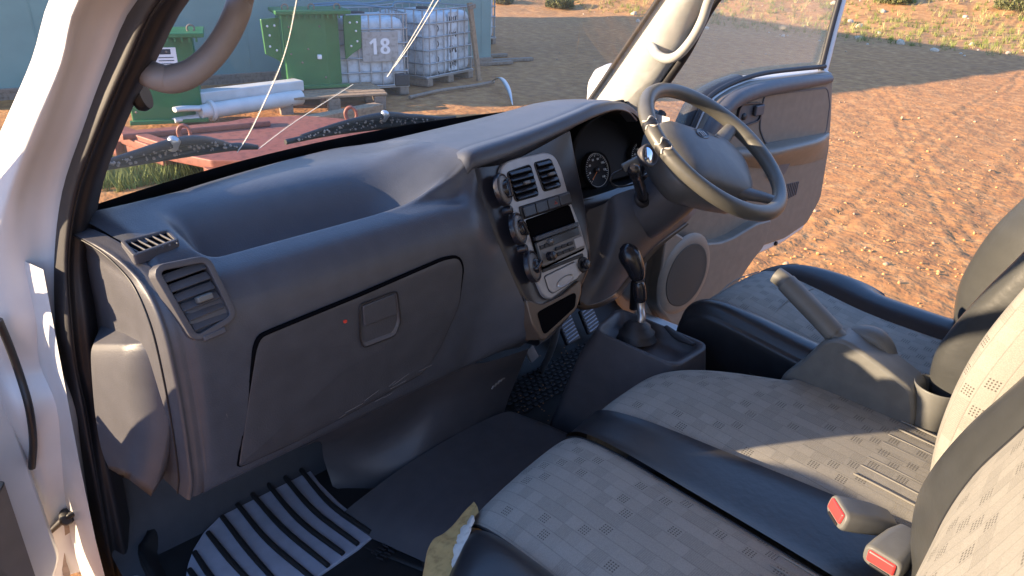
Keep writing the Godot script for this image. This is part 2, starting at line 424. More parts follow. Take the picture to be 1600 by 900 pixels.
	rbox(mb, Vector3(1.5, 0.12, 0.04), Transform3D(Basis(), Vector3(0, 1.9, 1.04)), 0.01)
	for s in [-1, 1]: rbox(mb, Vector3(0.2, 0.36, 0.04), Transform3D(Basis(), Vector3(s * 0.64, 1.66, 1.04)), 0.01)
	put("back_wall", mb, M.trim_light, cab)
	mb = MB.new(); rbox(mb, Vector3(1.08, 0.36, 0.006), Transform3D(Basis(), Vector3(0, 1.66, 1.04)), 0.002); put("rear_window", mb, M.glass, cab)
	mb = MB.new()
	rbox(mb, Vector3(1.56, 0.05, 1.46), Transform3D(Basis(), Vector3(0, 0.735, 0.3)), 0.01)
	loft(mb, [[Vector3(-.78,.758,-.38), Vector3(-.3,.758,-.38), Vector3(.3,.758,-.38), Vector3(.78,.758,-.38)], [Vector3(-.78,.83,-.52), Vector3(-.3,.83,-.52), Vector3(.3,.83,-.52), Vector3(.78,.83,-.52)], [Vector3(-.78,1.1,-.6), Vector3(-.3,1.1,-.62), Vector3(.3,1.1,-.62), Vector3(.78,1.1,-.6)], [Vector3(-.76,1.43,-.52), Vector3(-.3,1.43,-.66), Vector3(.3,1.43,-.66), Vector3(.76,1.43,-.52)]], 3, 4)
	put("floor_pan", mb, M.floor, cab)
	mb = MB.new()
	for s in [-1, 1]:
		mb = MB.new(); rbox(mb, Vector3(0.1, 0.1, 1.4), Transform3D(Basis(), Vector3(s * 0.8, 0.73, 0.25)), 0.02); put("door_sill", mb, M.paint_white, cab)
	mb = MB.new(); rows = []
	for y in [0.5, 0.9, 1.2, 1.42]:
		var r := []
		for i in 7:
			var x := -0.82 + 1.64 * i / 6.0
			r.append(Vector3(x, y, -0.74 + 0.16 * pow(absf(x) / 0.82, 3.0) + (0.05 if y > 1.4 else 0.0)))
		rows.append(r)
	loft(mb, rows, 3, 3)
	for s in [-1, 1]: loft(mb, [[Vector3(s * 0.82, 0.5, -0.58), Vector3(s * 0.82, 0.9, -0.58), Vector3(s * 0.82, 1.42, -0.53)], [Vector3(s * 0.81, 0.5, -0.42), Vector3(s * 0.81, 0.9, -0.42), Vector3(s * 0.79, 1.42, -0.38)]], 3, 2)
	bar(mb, Vector3(.865,.55,-.47), Vector3(.865,1.34,-.47), 0.12, 0.08, Vector3.BACK, 0.01)
	put("front_panel", mb, M.paint_white, cab)
	mb = MB.new(); rbox(mb, Vector3(1.5, 0.42, 4.6), Transform3D(Basis(), Vector3(0, 0.86, 3.5)), 0.03); put("load_bed", mb, M.paint_white, cab)
	mb = MB.new()
	for sx in [-0.68, 0.68]:
		for z in [-0.15, 4.0]:
			mb = MB.new(); var T := frame(Vector3(sx - 0.09, 0.33, z), Vector3.RIGHT)
			lathe(mb, [Vector2(0.12, 0.02), Vector2(0.3, 0.0), Vector2(0.33, 0.03), Vector2(0.33, 0.15), Vector2(0.3, 0.18), Vector2(0.12, 0.16)], T); put("road_wheel", mb, M.rubber, cab)
	# windscreen and its frit band, cracks
	mb = MB.new(); rows = []
	for k in 9:
		var r := []
		for i in 17: r.append(ws_pt(-0.74 + 1.48 * i / 16.0, k / 8.0))
		rows.append(r)
	mb.grid(rows)
	var glass := put("windscreen", mb, M.glass, cab); glass.set_meta("label", "cracked windscreen with a black band along its base")
	mb = MB.new(); rows = []
	for k in 4:
		var r := []
		for i in 25: r.append(ws_pt(-0.74 + 1.48 * i / 24.0, -0.03 + 0.022 * k) + Vector3(0, 0.002, 0.004))
		rows.append(r)
	mb.grid(rows); put("black_band", mb, M.black, glass)
	mb = MB.new()
	tube(mb, [Vector3(-0.3854,1.7796,-0.3083), Vector3(-0.3593,1.705,-0.3936), Vector3(-0.3519,1.6457,-0.452), Vector3(-0.36,1.5677,-0.5179), Vector3(-0.3713,1.5147,-0.558), Vector3(-0.386,1.4806,-0.5813)], 0.0009, 5, 4)
	tube(mb, [Vector3(-0.1442,1.5881,-0.5376), Vector3(-0.2115,1.5507,-0.5595), Vector3(-0.2767,1.5145,-0.5774), Vector3(-0.3347,1.4753,-0.5966)], 0.0006, 5, 4)
	tube(mb, [Vector3(-0.036,1.7636,-0.3855), Vector3(-0.0356,1.7189,-0.4294), Vector3(-0.0403,1.661,-0.4826), Vector3(-0.0588,1.5948,-0.5381)], 0.0008, 5, 4)
	tube(mb, [Vector3(-0.0494,1.764,-0.3846), Vector3(-0.0459,1.7195,-0.4285), Vector3(-0.0474,1.6616,-0.4819), Vector3(-0.0578,1.5962,-0.537)], 0.0008, 5, 4)
	put("crack", mb, M.crack, glass)
	# grab handles
	mb = MB.new()
	tube(mb, [Vector3(-.56,1.87,-.08)] + [Vector3(-0.5604,1.7955,-0.1403), Vector3(-0.5718,1.773,-0.137), Vector3(-0.59,1.746,-0.1377), Vector3(-0.6085,1.7246,-0.1426), Vector3(-0.627,1.7087,-0.151), Vector3(-0.64,1.7014,-0.1596), Vector3(-0.6534,1.6981,-0.1713), Vector3(-0.664,1.7019,-0.1848), Vector3(-0.6534,1.7002,-0.252), Vector3(-0.6336,1.6944,-0.3389)], [.0155,.0155,.0155,.0155,.0155,.016,.017,.017,.0165,.016,.016], 14, 5, false, 1.0)
	var gl := put("grab_handle", mb, M.trim_grip, cab); gl.set_meta("label", "curved grey grab handle on the passenger pillar")
	mb = MB.new(); lathe(mb, [Vector2(0.0, 0.0), Vector2(0.018, 0.0), Vector2(0.02, 0.006), Vector2(0.018, 0.014)], frame([Vector3(-0.6571,1.6614,-0.2775)][0], Vector3(0.6, 0.2, 0.5))); put("mounting_plug", mb, M.black, gl)
	mb = MB.new()
	tube(mb, [Vector3(0.7,1.6167,-0.4033), Vector3(0.67,1.6009,-0.3624), Vector3(0.655,1.5975,-0.3186), Vector3(0.65,1.6143,-0.2834), Vector3(0.65,1.6538,-0.2523), Vector3(0.65,1.6969,-0.2319), Vector3(0.65,1.7364,-0.2222)] + [Vector3(.645,1.80,-.2)], [.011,.0125,.0125,.012,.0115,.0115,.0115,.0115], 12, 6)
	var gr := put("grab_handle", mb, M.trim_light, cab); gr.set_meta("label", "pale grey grab handle on the driver's side pillar")
	# check strap bracket on the jamb
	mb = MB.new()
	var cs := [Vector3(-0.8616,0.8175,-0.5958), Vector3(-0.8436,0.851,-0.5659), Vector3(-0.8242,0.8879,-0.5328), Vector3(-0.8049,0.9104,-0.5048)]
	tube(mb, cs, [.008,.009,.011,.007], 8, 4, false, 0.6)
	lathe(mb, [Vector2(0.012, -0.012), Vector2(0.012, 0.01), Vector2(0.008, 0.014)], frame(cs[2], Vector3(-0.2, 0.2, 1)))
	var strap := put("door_check_strap", mb, M.black, cab)
	for q in [[Vector3(-0.8673,0.7811,-0.6353), Vector3(-0.8567,0.8191,-0.612), Vector3(-0.8379,0.8606,-0.5783), Vector3(-0.8187,0.8935,-0.547), Vector3(-0.7977,0.914,-0.518), Vector3(-0.7928,0.8863,-0.5237), Vector3(-0.8015,0.8537,-0.5445), Vector3(-0.8171,0.8245,-0.5704), Vector3(-0.8328,0.7991,-0.5948), Vector3(-0.8471,0.7564,-0.623), Vector3(-0.8602,0.7475,-0.639)], [Vector3(-0.8412,0.7438,-0.621), Vector3(-0.833,0.7569,-0.6087), Vector3(-0.8325,0.7226,-0.6188), Vector3(-0.8311,0.679,-0.6301), Vector3(-0.8413,0.6719,-0.6401), Vector3(-0.8409,0.7093,-0.6311)]]:
		mb = MB.new(); mb.cap(cr(q, 3, true)); put("rust_stain", mb, M.stain, strap)
	mb = MB.new(); tube(mb, [Vector3(-0.8516,1.3413,-0.4314), Vector3(-0.8461,1.2914,-0.4438), Vector3(-0.8435,1.2334,-0.4454), Vector3(-0.8468,1.185,-0.4275), Vector3(-0.8497,1.109,-0.4591), Vector3(-0.8573,1.0431,-0.4915)], 0.006, 7, 4); put("wiring_loom", mb, M.black, cab)


# ---------------------------------------------------------------- the dashboard
func dash_fade(x: float) -> float:   # 1 where the parcel tray is hollow
	return smoothstep(-0.638, -0.60, x) * (1.0 - smoothstep(-0.36, -0.13, x))
func dash_col(x: float) -> Array:
	var k := dash_fade(x); var zg := ws_z(x)
	var hollow := [Vector2(-0.365, 1.474), Vector2(-0.33, 1.45), Vector2(-0.295, 1.412), Vector2(-0.262, 1.386), Vector2(-0.236, 1.388), Vector2(-0.2255, 1.428), Vector2(-0.2175, 1.438)]
	var lift := 0.024 * smoothstep(-0.30, -0.12, x)
	var plain := [Vector2(-0.36, 1.478), Vector2(-0.315, 1.474), Vector2(-0.28, 1.47), Vector2(-0.255, 1.466), Vector2(-0.236, 1.459), Vector2(-0.226, 1.452), Vector2(-0.2175, 1.445)]
	var o := [Vector3(x, 1.425, zg + 0.0), Vector3(x, 1.452, zg + 0.07), Vector3(x, 1.478, -0.44 + 0.03 * pow(x / 0.72, 2.0))]
	for i in 7:
		var p: Vector2 = (plain[i] + Vector2(0, lift)).lerp(hollow[i], k); o.append(Vector3(x, p.y, p.x))
	for p in [Vector2(-0.205, 1.438), Vector2(-0.175, 1.428), Vector2(-0.15, 1.398), Vector2(-0.14, 1.35), Vector2(-0.142, 1.25), Vector2(-0.158, 1.14), Vector2(-0.18, 1.088), Vector2(-0.25, 1.07)]:
		o.append(Vector3(x, p.y, p.x))
	return o
func fascia_z(y: float) -> float:
	var p := [Vector2(1.428, -0.175), Vector2(1.398, -0.15), Vector2(1.35, -0.14), Vector2(1.25, -0.142), Vector2(1.14, -0.158), Vector2(1.088, -0.18)]
	for i in 5:
		if y >= p[i + 1].x: return lerpf(p[i].y, p[i + 1].y, smoothstep(0.0, 1.0, (p[i].x - y) / (p[i].x - p[i + 1].x)) * 0.3 + 0.7 * (p[i].x - y) / (p[i].x - p[i + 1].x))
	return -0.18
func stackT() -> Transform3D:
	return Transform3D(Basis(Vector3(1, 0, 0), Vector3(0, 0.919, -0.394), Vector3(0, 0.394, 0.919)), Vector3(0, 1.47, -0.21))
func on_fascia(poly: Array, lift: float) -> Array:
	var o := []
	for p in poly: o.append(Vector3(p.x, p.y, fascia_z(p.y) + lift))
	return o
func fascia_sheet(mb: MB, outline: PackedVector2Array, lift: float, thick: float):
	# a curved lid that follows the fascia: rings shrinking towards the middle
	var c := Vector2.ZERO
	for p in outline: c += p
	c /= outline.size()
	var rings := []
	for s in [[1.0, lift - thick], [1.0, lift - 0.002], [0.993, lift], [0.9, lift], [0.7, lift], [0.45, lift], [0.2, lift]]:
		var r := []
		for p in outline:
			var q: Vector2 = c + (p - c) * s[0]
			r.append(Vector3(q.x, q.y, fascia_z(q.y) + s[1]))
		rings.append(r)
	mb.grid(rings, true); mb.cap(rings[-1])
func make_dash():
	var d := thing("dashboard", "dark blue-grey moulded dashboard with glovebox, vents and silver centre panel", "dashboard", Vector3(0, 1.07, -0.4))
	var mb := MB.new()
	var xs := [-0.70, -0.685, -0.665, -0.645, -0.63, -0.615, -0.60, -0.57, -0.48, -0.4, -0.32, -0.26, -0.21, -0.16]
	var cols := []
	for x in xs: cols.append(dash_col(x))
	for ci in 6:
		for i in cols[ci].size():
			var p: Vector3 = cols[ci][i]
			cols[ci][i] = p + Vector3(-0.03 * smoothstep(0.2, 0.5, -p.z) * smoothstep(1.38, 1.44, p.y) * (1.0 - ci / 6.0), 0, 0)
	var c0: Array = cols[0]
	for i in c0.size(): c0[i] = c0[i] + Vector3(0.0, -0.006, -0.006)
	cols.append([Vector3(-.11,1.42,-.655), Vector3(-.11,1.45,-.58), Vector3(-.11,1.486,-.44), Vector3(-.112,1.501,-.36), Vector3(-.113,1.503,-.31), Vector3(-.114,1.505,-.275), Vector3(-.115,1.505,-.25), Vector3(-.116,1.504,-.236), Vector3(-.116,1.502,-.224), Vector3(-.116,1.496,-.213), Vector3(-.114,1.478,-.2085), Vector3(-.111,1.436,-.197), Vector3(-.108,1.395,-.178), Vector3(-.104,1.352,-.158), Vector3(-.089,1.278,-.128), Vector3(-.066,1.2,-.103), Vector3(-.05,1.145,-.108), Vector3(-.03,1.09,-.16)])
	loft(mb, cols, 4, 4)
	put("passenger_fascia", mb, M.dash, d)
	# driver side top and brow
	mb = MB.new()
	var b1 := [Vector3(-0.1168,1.5039,-0.25), Vector3(-0.0781,1.5096,-0.25), Vector3(0.0069,1.5149,-0.25), Vector3(0.1233,1.5227,-0.255), Vector3(0.2325,1.5337,-0.262), Vector3(0.3007,1.5391,-0.27), Vector3(0.3983,1.5271,-0.285), Vector3(0.4764,1.5039,-0.3), Vector3(0.5454,1.4642,-0.315)]
	var b2 := [Vector3(-0.1211,1.498,-0.212), Vector3(-0.099,1.5005,-0.21), Vector3(-0.022,1.5042,-0.212), Vector3(0.0871,1.5149,-0.218), Vector3(0.1896,1.5239,-0.225), Vector3(0.2614,1.5293,-0.232), Vector3(0.3463,1.526,-0.245), Vector3(0.4221,1.5078,-0.262), Vector3(0.4903,1.473,-0.28)]
	var b3 := [Vector3(-0.1184,1.4792,-0.208), Vector3(-0.0952,1.4812,-0.207), Vector3(-0.0221,1.4876,-0.208), Vector3(0.0838,1.4981,-0.214), Vector3(0.1872,1.5113,-0.222), Vector3(0.2644,1.5196,-0.23), Vector3(0.3469,1.5199,-0.243), Vector3(0.4202,1.5025,-0.26), Vector3(0.4843,1.4693,-0.279)]
	var b4 := []
	for p in b3: b4.append(p + Vector3(0.004, -0.006, -0.03))
	var t0 := []; var t1 := []
	for i in b1.size():
		var x: float = b1[i].x if i > 0 else -0.113
		t0.append(Vector3(x + 0.03 * i / 8.0, 1.42, ws_z(x) - 0.005)); t1.append(Vector3(lerpf(x, b1[i].x, 0.5), lerpf(1.48, b1[i].y - 0.012, 0.7), lerpf(ws_z(x), b1[i].z, 0.55)))
	var t2 := []
	for i in b1.size(): t2.append(b1[i] + Vector3(0, -0.0015, -0.03))
	for r in [t0, t1, t2, b1, b2, b3, b4]: r.push_front(r[0] + Vector3(-0.012, -0.012, -0.003))
	loft(mb, [t0, t1, t2, b1], 4, 4)
	var b12 := []
	for i in b1.size(): b12.append(b1[i].lerp(b2[i], 0.45) + Vector3(0, 0.006, 0.006))
	loft(mb, [b1, b12, b2, b3, b4], 4, 3)
	# fill down to the far side
	var f0 := [b1[-1], b1[-1] + Vector3(0.03, -0.05, -0.02), Vector3(.62,1.36,-.36), Vector3(.735,1.33,-.40)]
	var f1 := [t0[-1], t0[-1] + Vector3(0.06, 0, 0), Vector3(.66,1.42,-.55), Vector3(.74,1.42,-.52)]
	loft(mb, [f0, f1], 4, 3)
	put("instrument_brow", mb, M.dash, d)
	# the big dark bezel round stack and instruments
	mb = MB.new()
	var T := stackT()
	var lft := [Vector2(-0.1129,0.0101), Vector2(-0.1096,-0.0390), Vector2(-0.1035,-0.1266), Vector2(-0.0899,-0.2056), Vector2(-0.0759,-0.2534), Vector2(-0.0553,-0.2754)]
	var mid := [Vector2(-0.0127,0.0043), Vector2(-0.0138,-0.0564), Vector2(-0.0146,-0.1463), Vector2(-0.0031,-0.2148), Vector2(-0.0049,-0.2700), Vector2(-0.0069,-0.2854)]
	var rgt := [Vector2(0.1611,0.0343), Vector2(0.1552,-0.0298), Vector2(0.1501,-0.1082), Vector2(0.1426,-0.1716), Vector2(0.1216,-0.2427), Vector2(0.0657,-0.2916)]
	var ra := []
	for q in [[lft, -0.002], [mid, -0.004], [rgt, -0.004]]:
		var r := []
		for p in q[0]: r.append(T * Vector3(p.x, p.y, q[1]))
		ra.append(r)
	var edge := []
	for p in ra[2]: edge.append(p + Vector3(0.012, -0.004, -0.012))
	var edge2 := []
	for p in ra[2]: edge2.append(p + Vector3(0.02, -0.012, -0.09))
	var le := []
	for p in ra[0]: le.append(p + Vector3(-0.004, -0.004, -0.04))
	loft(mb, [le, ra[0], ra[1], ra[2], edge, edge2], 4, 4)
	loft(mb, [[b3[2] , b3[3], b3[4], b3[5]], [ra[0][0], ra[1][0] + Vector3(-0.02, 0, 0), ra[1][0] + Vector3(0.02, 0.004, 0), ra[2][0]]], 4, 3)
	put("centre_bezel", mb, M.bezel, d)
	# glovebox
	var go := rounded([Vector2(-0.6085,1.3194), Vector2(-0.5991,1.3379), Vector2(-0.5706,1.3400), Vector2(-0.4249,1.3479), Vector2(-0.2524,1.3597), Vector2(-0.2201,1.3554), Vector2(-0.2098,1.3341), Vector2(-0.2165,1.2666), Vector2(-0.2562,1.1824), Vector2(-0.2905,1.1424), Vector2(-0.4419,1.1240), Vector2(-0.5528,1.1154), Vector2(-0.6509,1.1178)], 0.012, 3)
	mb = MB.new(); fascia_sheet(mb, go, 0.007, 0.012)
	var lid := put("glovebox_lid", mb, M.fascia, d)
	mb = MB.new(); var ring := []
	for p in go: ring.append(Vector3(p.x, p.y, fascia_z(p.y) + 0.0035))
	var gr := []
	for p in ring: gr.append(lerpf(0.0022, 0.0042, smoothstep(1.28, 1.33, p.y)))
	tube(mb, ring, gr, 6, 1, true); put("glovebox_gap", mb, M.void, d)
	mb = MB.new()
	var lo := rounded([Vector2(-0.4308,1.3341), Vector2(-0.3578,1.3356), Vector2(-0.3530,1.2757), Vector2(-0.3649,1.2544), Vector2(-0.4294,1.2557), Vector2(-0.4341,1.2753)], 0.008, 4)
	var LT := Transform3D(Basis(), Vector3(0, 0, -0.139))
	# latch recess: a frame and a sloped scoop
	var sc := [[], [], []]
	for p in lo:
		sc[0].append(Vector3(p.x, p.y, -0.1325)); 
	var cen := Vector2.ZERO
	for p in lo: cen += p
	cen /= lo.size()
	for p in lo:
		var q: Vector2 = cen + (p - cen) * 0.95; sc[1].append(Vector3(q.x, q.y, -0.131))
		q = cen + (p - cen) * 0.86 + Vector2(0, 0.004); sc[2].append(Vector3(q.x, q.y, -0.137))
	mb.grid(sc, true); mb.cap(sc[2])
	var lh := put("latch_handle", mb, M.trim, lid)
	mb = MB.new()
	var up := rounded([Vector2(-0.4263,1.3303), Vector2(-0.3619,1.3323), Vector2(-0.3588,1.2934), Vector2(-0.4254,1.2932)], 0.004, 3)
	slab(mb, up, LT, 0.0025, 0.009, 0.002); put("latch_flap", mb, M.fascia, lid)
	mb = MB.new(); var gp := []
	for p in lo: gp.append(Vector3(p.x, p.y, -0.1318))
	tube(mb, gp, 0.0014, 5, 1, true); put("latch_gap", mb, M.black, lid)
	mb = MB.new(); slab(mb, rounded(rect(0.006, 0.005, [Vector2(-0.4587,1.3142)][0]), 0.002), LT, 0.004, 0.0078, 0.0005); put("red_mark", mb, M.red_dot, lid)
	mb = MB.new()
	var rng := RandomNumberGenerator.new(); rng.seed = 5
	for k in 9:
		var a := Vector2(rng.randf_range(-0.5, -0.27), 0.0); a.y = 1.115 + rng.randf_range(0, 0.03) + (a.x + 0.45) * 0.1
		var ln := rng.randf_range(0.008, 0.035); var b := a + Vector2(ln, ln * rng.randf_range(0.0, 0.35))
		var pa := Vector3(a.x, a.y, fascia_z(a.y) + 0.0072); var pb := Vector3(b.x, b.y, fascia_z(b.y) + 0.0072)
		tube(mb, [pa, pb], 0.0004, 4, 1)
	for k in 9:
		var a := Vector2(-0.668 + rng.randf_range(0, 0.018), 1.17 + rng.randf_range(0, 0.05)); var b := a + Vector2(rng.randf_range(-0.004, 0.004), 0.012)
		tube(mb, [Vector3(a.x, a.y, fascia_z(a.y)), Vector3(b.x, b.y, fascia_z(b.y))], 0.0008, 4, 1)
	stuff(put("scuff_marks", mb, M.scuff, d), "")
	make_dash_end(d)
	make_left_vents(d)
	make_stack(d)
	make_cluster(d)
	make_lower(d)
func make_dash_end(d: Node3D):
	var mb := MB.new()
	var cl := [Vector3(-.732,1.446,-.52), Vector3(-.722,1.468,-.36), Vector3(-.71,1.463,-.265), Vector3(-.70,1.442,-.215), Vector3(-.70,1.425,-.178), Vector3(-.70,1.392,-.155), Vector3(-.70,1.345,-.146), Vector3(-.70,1.245,-.148), Vector3(-.70,1.135,-.164), Vector3(-.70,1.083,-.187)]
	var e1 := []; var e2 := []; var e3 := []
	for i in cl.size():
		e1.append(cl[i] + Vector3(-0.012, -0.002, -0.004)); e2.append(cl[i] + Vector3(-0.024, -0.004, -0.03)); e3.append(cl[i] + Vector3(-0.03, -0.01, -0.3))
	var c1 := []
	for p in cl: c1.append(p + Vector3(0.004, 0.0, 0.002))
	loft(mb, [c1, cl, e1, e2, e3], 4, 4)
	var e := put("end_panel", mb, M.trim, d)
	mb = MB.new(); var gr := []
	for p in e2: gr.append(p + Vector3(-0.001, 0, 0))
	tube(mb, gr.slice(1), 0.0014, 5, 4); put("end_panel_seam", mb, M.black, e)
	mb = MB.new()
	var a := [Vector3(-0.7547,1.2952,-0.36), Vector3(-0.763,1.2718,-0.36), Vector3(-0.775,1.1848,-0.36), Vector3(-0.7796,1.1141,-0.36), Vector3(-0.7741,1.0648,-0.37)]
	var b := [Vector3(-0.7374,1.3276,-0.265), Vector3(-0.7426,1.3109,-0.25), Vector3(-0.7481,1.2293,-0.245), Vector3(-0.7572,1.1744,-0.25), Vector3(-0.7759,1.109,-0.262)]
	var c := [Vector3(-0.7134,1.3471,-0.205), Vector3(-0.7146,1.3233,-0.195), Vector3(-0.7228,1.236,-0.19), Vector3(-0.7407,1.1673,-0.195), Vector3(-0.7628,1.096,-0.215)]
	var c2 := []
	for p in c: c2.append(p + Vector3(0.03, 0, -0.03))
	var ab := []
	for i in a.size(): ab.append(a[i].lerp(b[i], 0.9) + Vector3(-0.002, 0, -0.002))
	var bc := []
	for i in a.size(): bc.append(b[i].lerp(c[i], 0.12))
	var g := [a, ab, b, bc, c, c2]
	for i in g.size():
		var r: Array = cr(g[i], 4); r.push_front(r[0] + Vector3(0.03, 0.004, -0.05)); r.append(r[-1] + Vector3(0.02, -0.002, -0.05)); g[i] = r
	mb.grid(g)
	put("fuse_cover", mb, M.trim, d)
func vent_frame(mb: MB, outer: PackedVector2Array, inner: PackedVector2Array, T: Transform3D, z0: float, z1: float, deep: float):
	var rings := []
	for s in [[outer, z0], [outer, z1 - 0.0012], [inset(outer, 0.0012), z1], [inset(inner, -0.0012), z1], [inner, z1 - 0.0012], [inner, deep]]:
		var r := []
		for p in s[0]: r.append(T * Vector3(p.x, p.y, s[1]))
		rings.append(r)
	mb.grid(rings, true)
func make_left_vents(d: Node3D):
	# demister vent on top
	var T := frame(Vector3(-.672,1.470,-.262), Vector3(-0.05, 0.985, 0.1), Vector3(0, 0, -1))
	var yv := 1.4705
	var q := [Vector3(-0.7121,1.468,-0.2806), Vector3(-0.6462,1.468,-0.2781), Vector3(-0.6485,1.468,-0.2365), Vector3(-0.7151,1.468,-0.2275)]
	var o := []
	for p in q: 
		var l: Vector3 = T.affine_inverse() * p; o.append(Vector2(l.x, l.y))
	var outer := rounded(o, 0.006); var inn := inset(outer, 0.006)
	var mb := MB.new(); vent_frame(mb, outer, inn, T, -0.012, 0.003, -0.012)
	var v := put("demister_vent", mb, M.trim, d)
	mb = MB.new(); mb.flat(inset(outer, 0.005), T, -0.0015); put("vent_duct", mb, M.void, v)
	var a0: Vector2 = o[0]; var ux: Vector2 = o[1] - o[0]; var uy: Vector2 = o[3] - o[0]
	for k in 6:
		mb = MB.new()
		var s0 := a0 + ux * (0.02 + 0.15 * k) + uy * 0.1; var s1 := a0 + ux * (0.17 + 0.15 * k) + uy * 0.92
		bar(mb, T * Vector3(s0.x, s0.y, 0.0), T * Vector3(s1.x, s1.y, 0.0), 0.0022, 0.003, Vector3.UP, 0.0006)
		put("slat", mb, M.trim, v)
	# side air vent on the fascia corner
	var c := [Vector3(-0.7062,1.4624,-0.165), Vector3(-0.6463,1.4556,-0.172), Vector3(-0.6338,1.384,-0.139), Vector3(-0.6861,1.3714,-0.139)]
	var ex: Vector3 = (c[1] - c[0] + c[2] - c[3]).normalized(); var ey: Vector3 = (c[0] - c[3] + c[1] - c[2]).normalized()
	var ez := ex.cross(ey).normalized(); ey = ez.cross(ex)
	var cc: Vector3 = (c[0] + c[1] + c[2] + c[3]) / 4.0
	var VT := Transform3D(Basis(ex, ey, ez), cc)
	var po := []
	for p in c:
		var l: Vector3 = VT.affine_inverse() * p; po.append(Vector2(l.x, l.y))
	outer = inset(rounded(po, 0.008), -0.009); inn = rounded(po, 0.005)
	while inn.size() != outer.size(): inn = inset(outer, 0.009)
	mb = MB.new(); vent_frame(mb, outer, inset(outer, 0.009), VT, -0.02, 0.0035, -0.025)
	v = put("side_air_vent", mb, M.trim, d)
	mb = MB.new(); mb.flat(inset(outer, 0.008), VT, -0.016); put("vent_duct", mb, M.void, v)
	for k in 6:
		mb = MB.new(); var t := (k + 0.5) / 6.0
		var l0: Vector2 = po[0].lerp(po[3], t); var l1: Vector2 = po[1].lerp(po[2], t)
		var S := VT * frame(Vector3((l0.x + l1.x) / 2, (l0.y + l1.y) / 2, -0.003), Vector3(0, 0.62, 1), Vector3(0, 1, 0))
		rbox(mb, Vector3(l0.distance_to(l1) - 0.003, 0.0125, 0.0026), S, 0.0008); put("slat", mb, M.fascia, v)
	mb = MB.new(); rbox(mb, Vector3(0.022, 0.009, 0.012), VT * Transform3D(Basis(), Vector3(0.004, -0.004, 0.007)), 0.002); put("vent_lever", mb, M.grey_plastic, v)
	mb = MB.new(); var wp := [Vector3(-0.6783,1.3744,-0.134), Vector3(-0.6465,1.3707,-0.134), Vector3(-0.6473,1.359,-0.134), Vector3(-0.6786,1.3609,-0.134)]
	rbox(mb, Vector3(0.033, 0.009, 0.008), Transform3D(VT.basis, wp[0].lerp(wp[2], 0.5)), 0.002); put("vent_wheel", mb, M.trim, v)
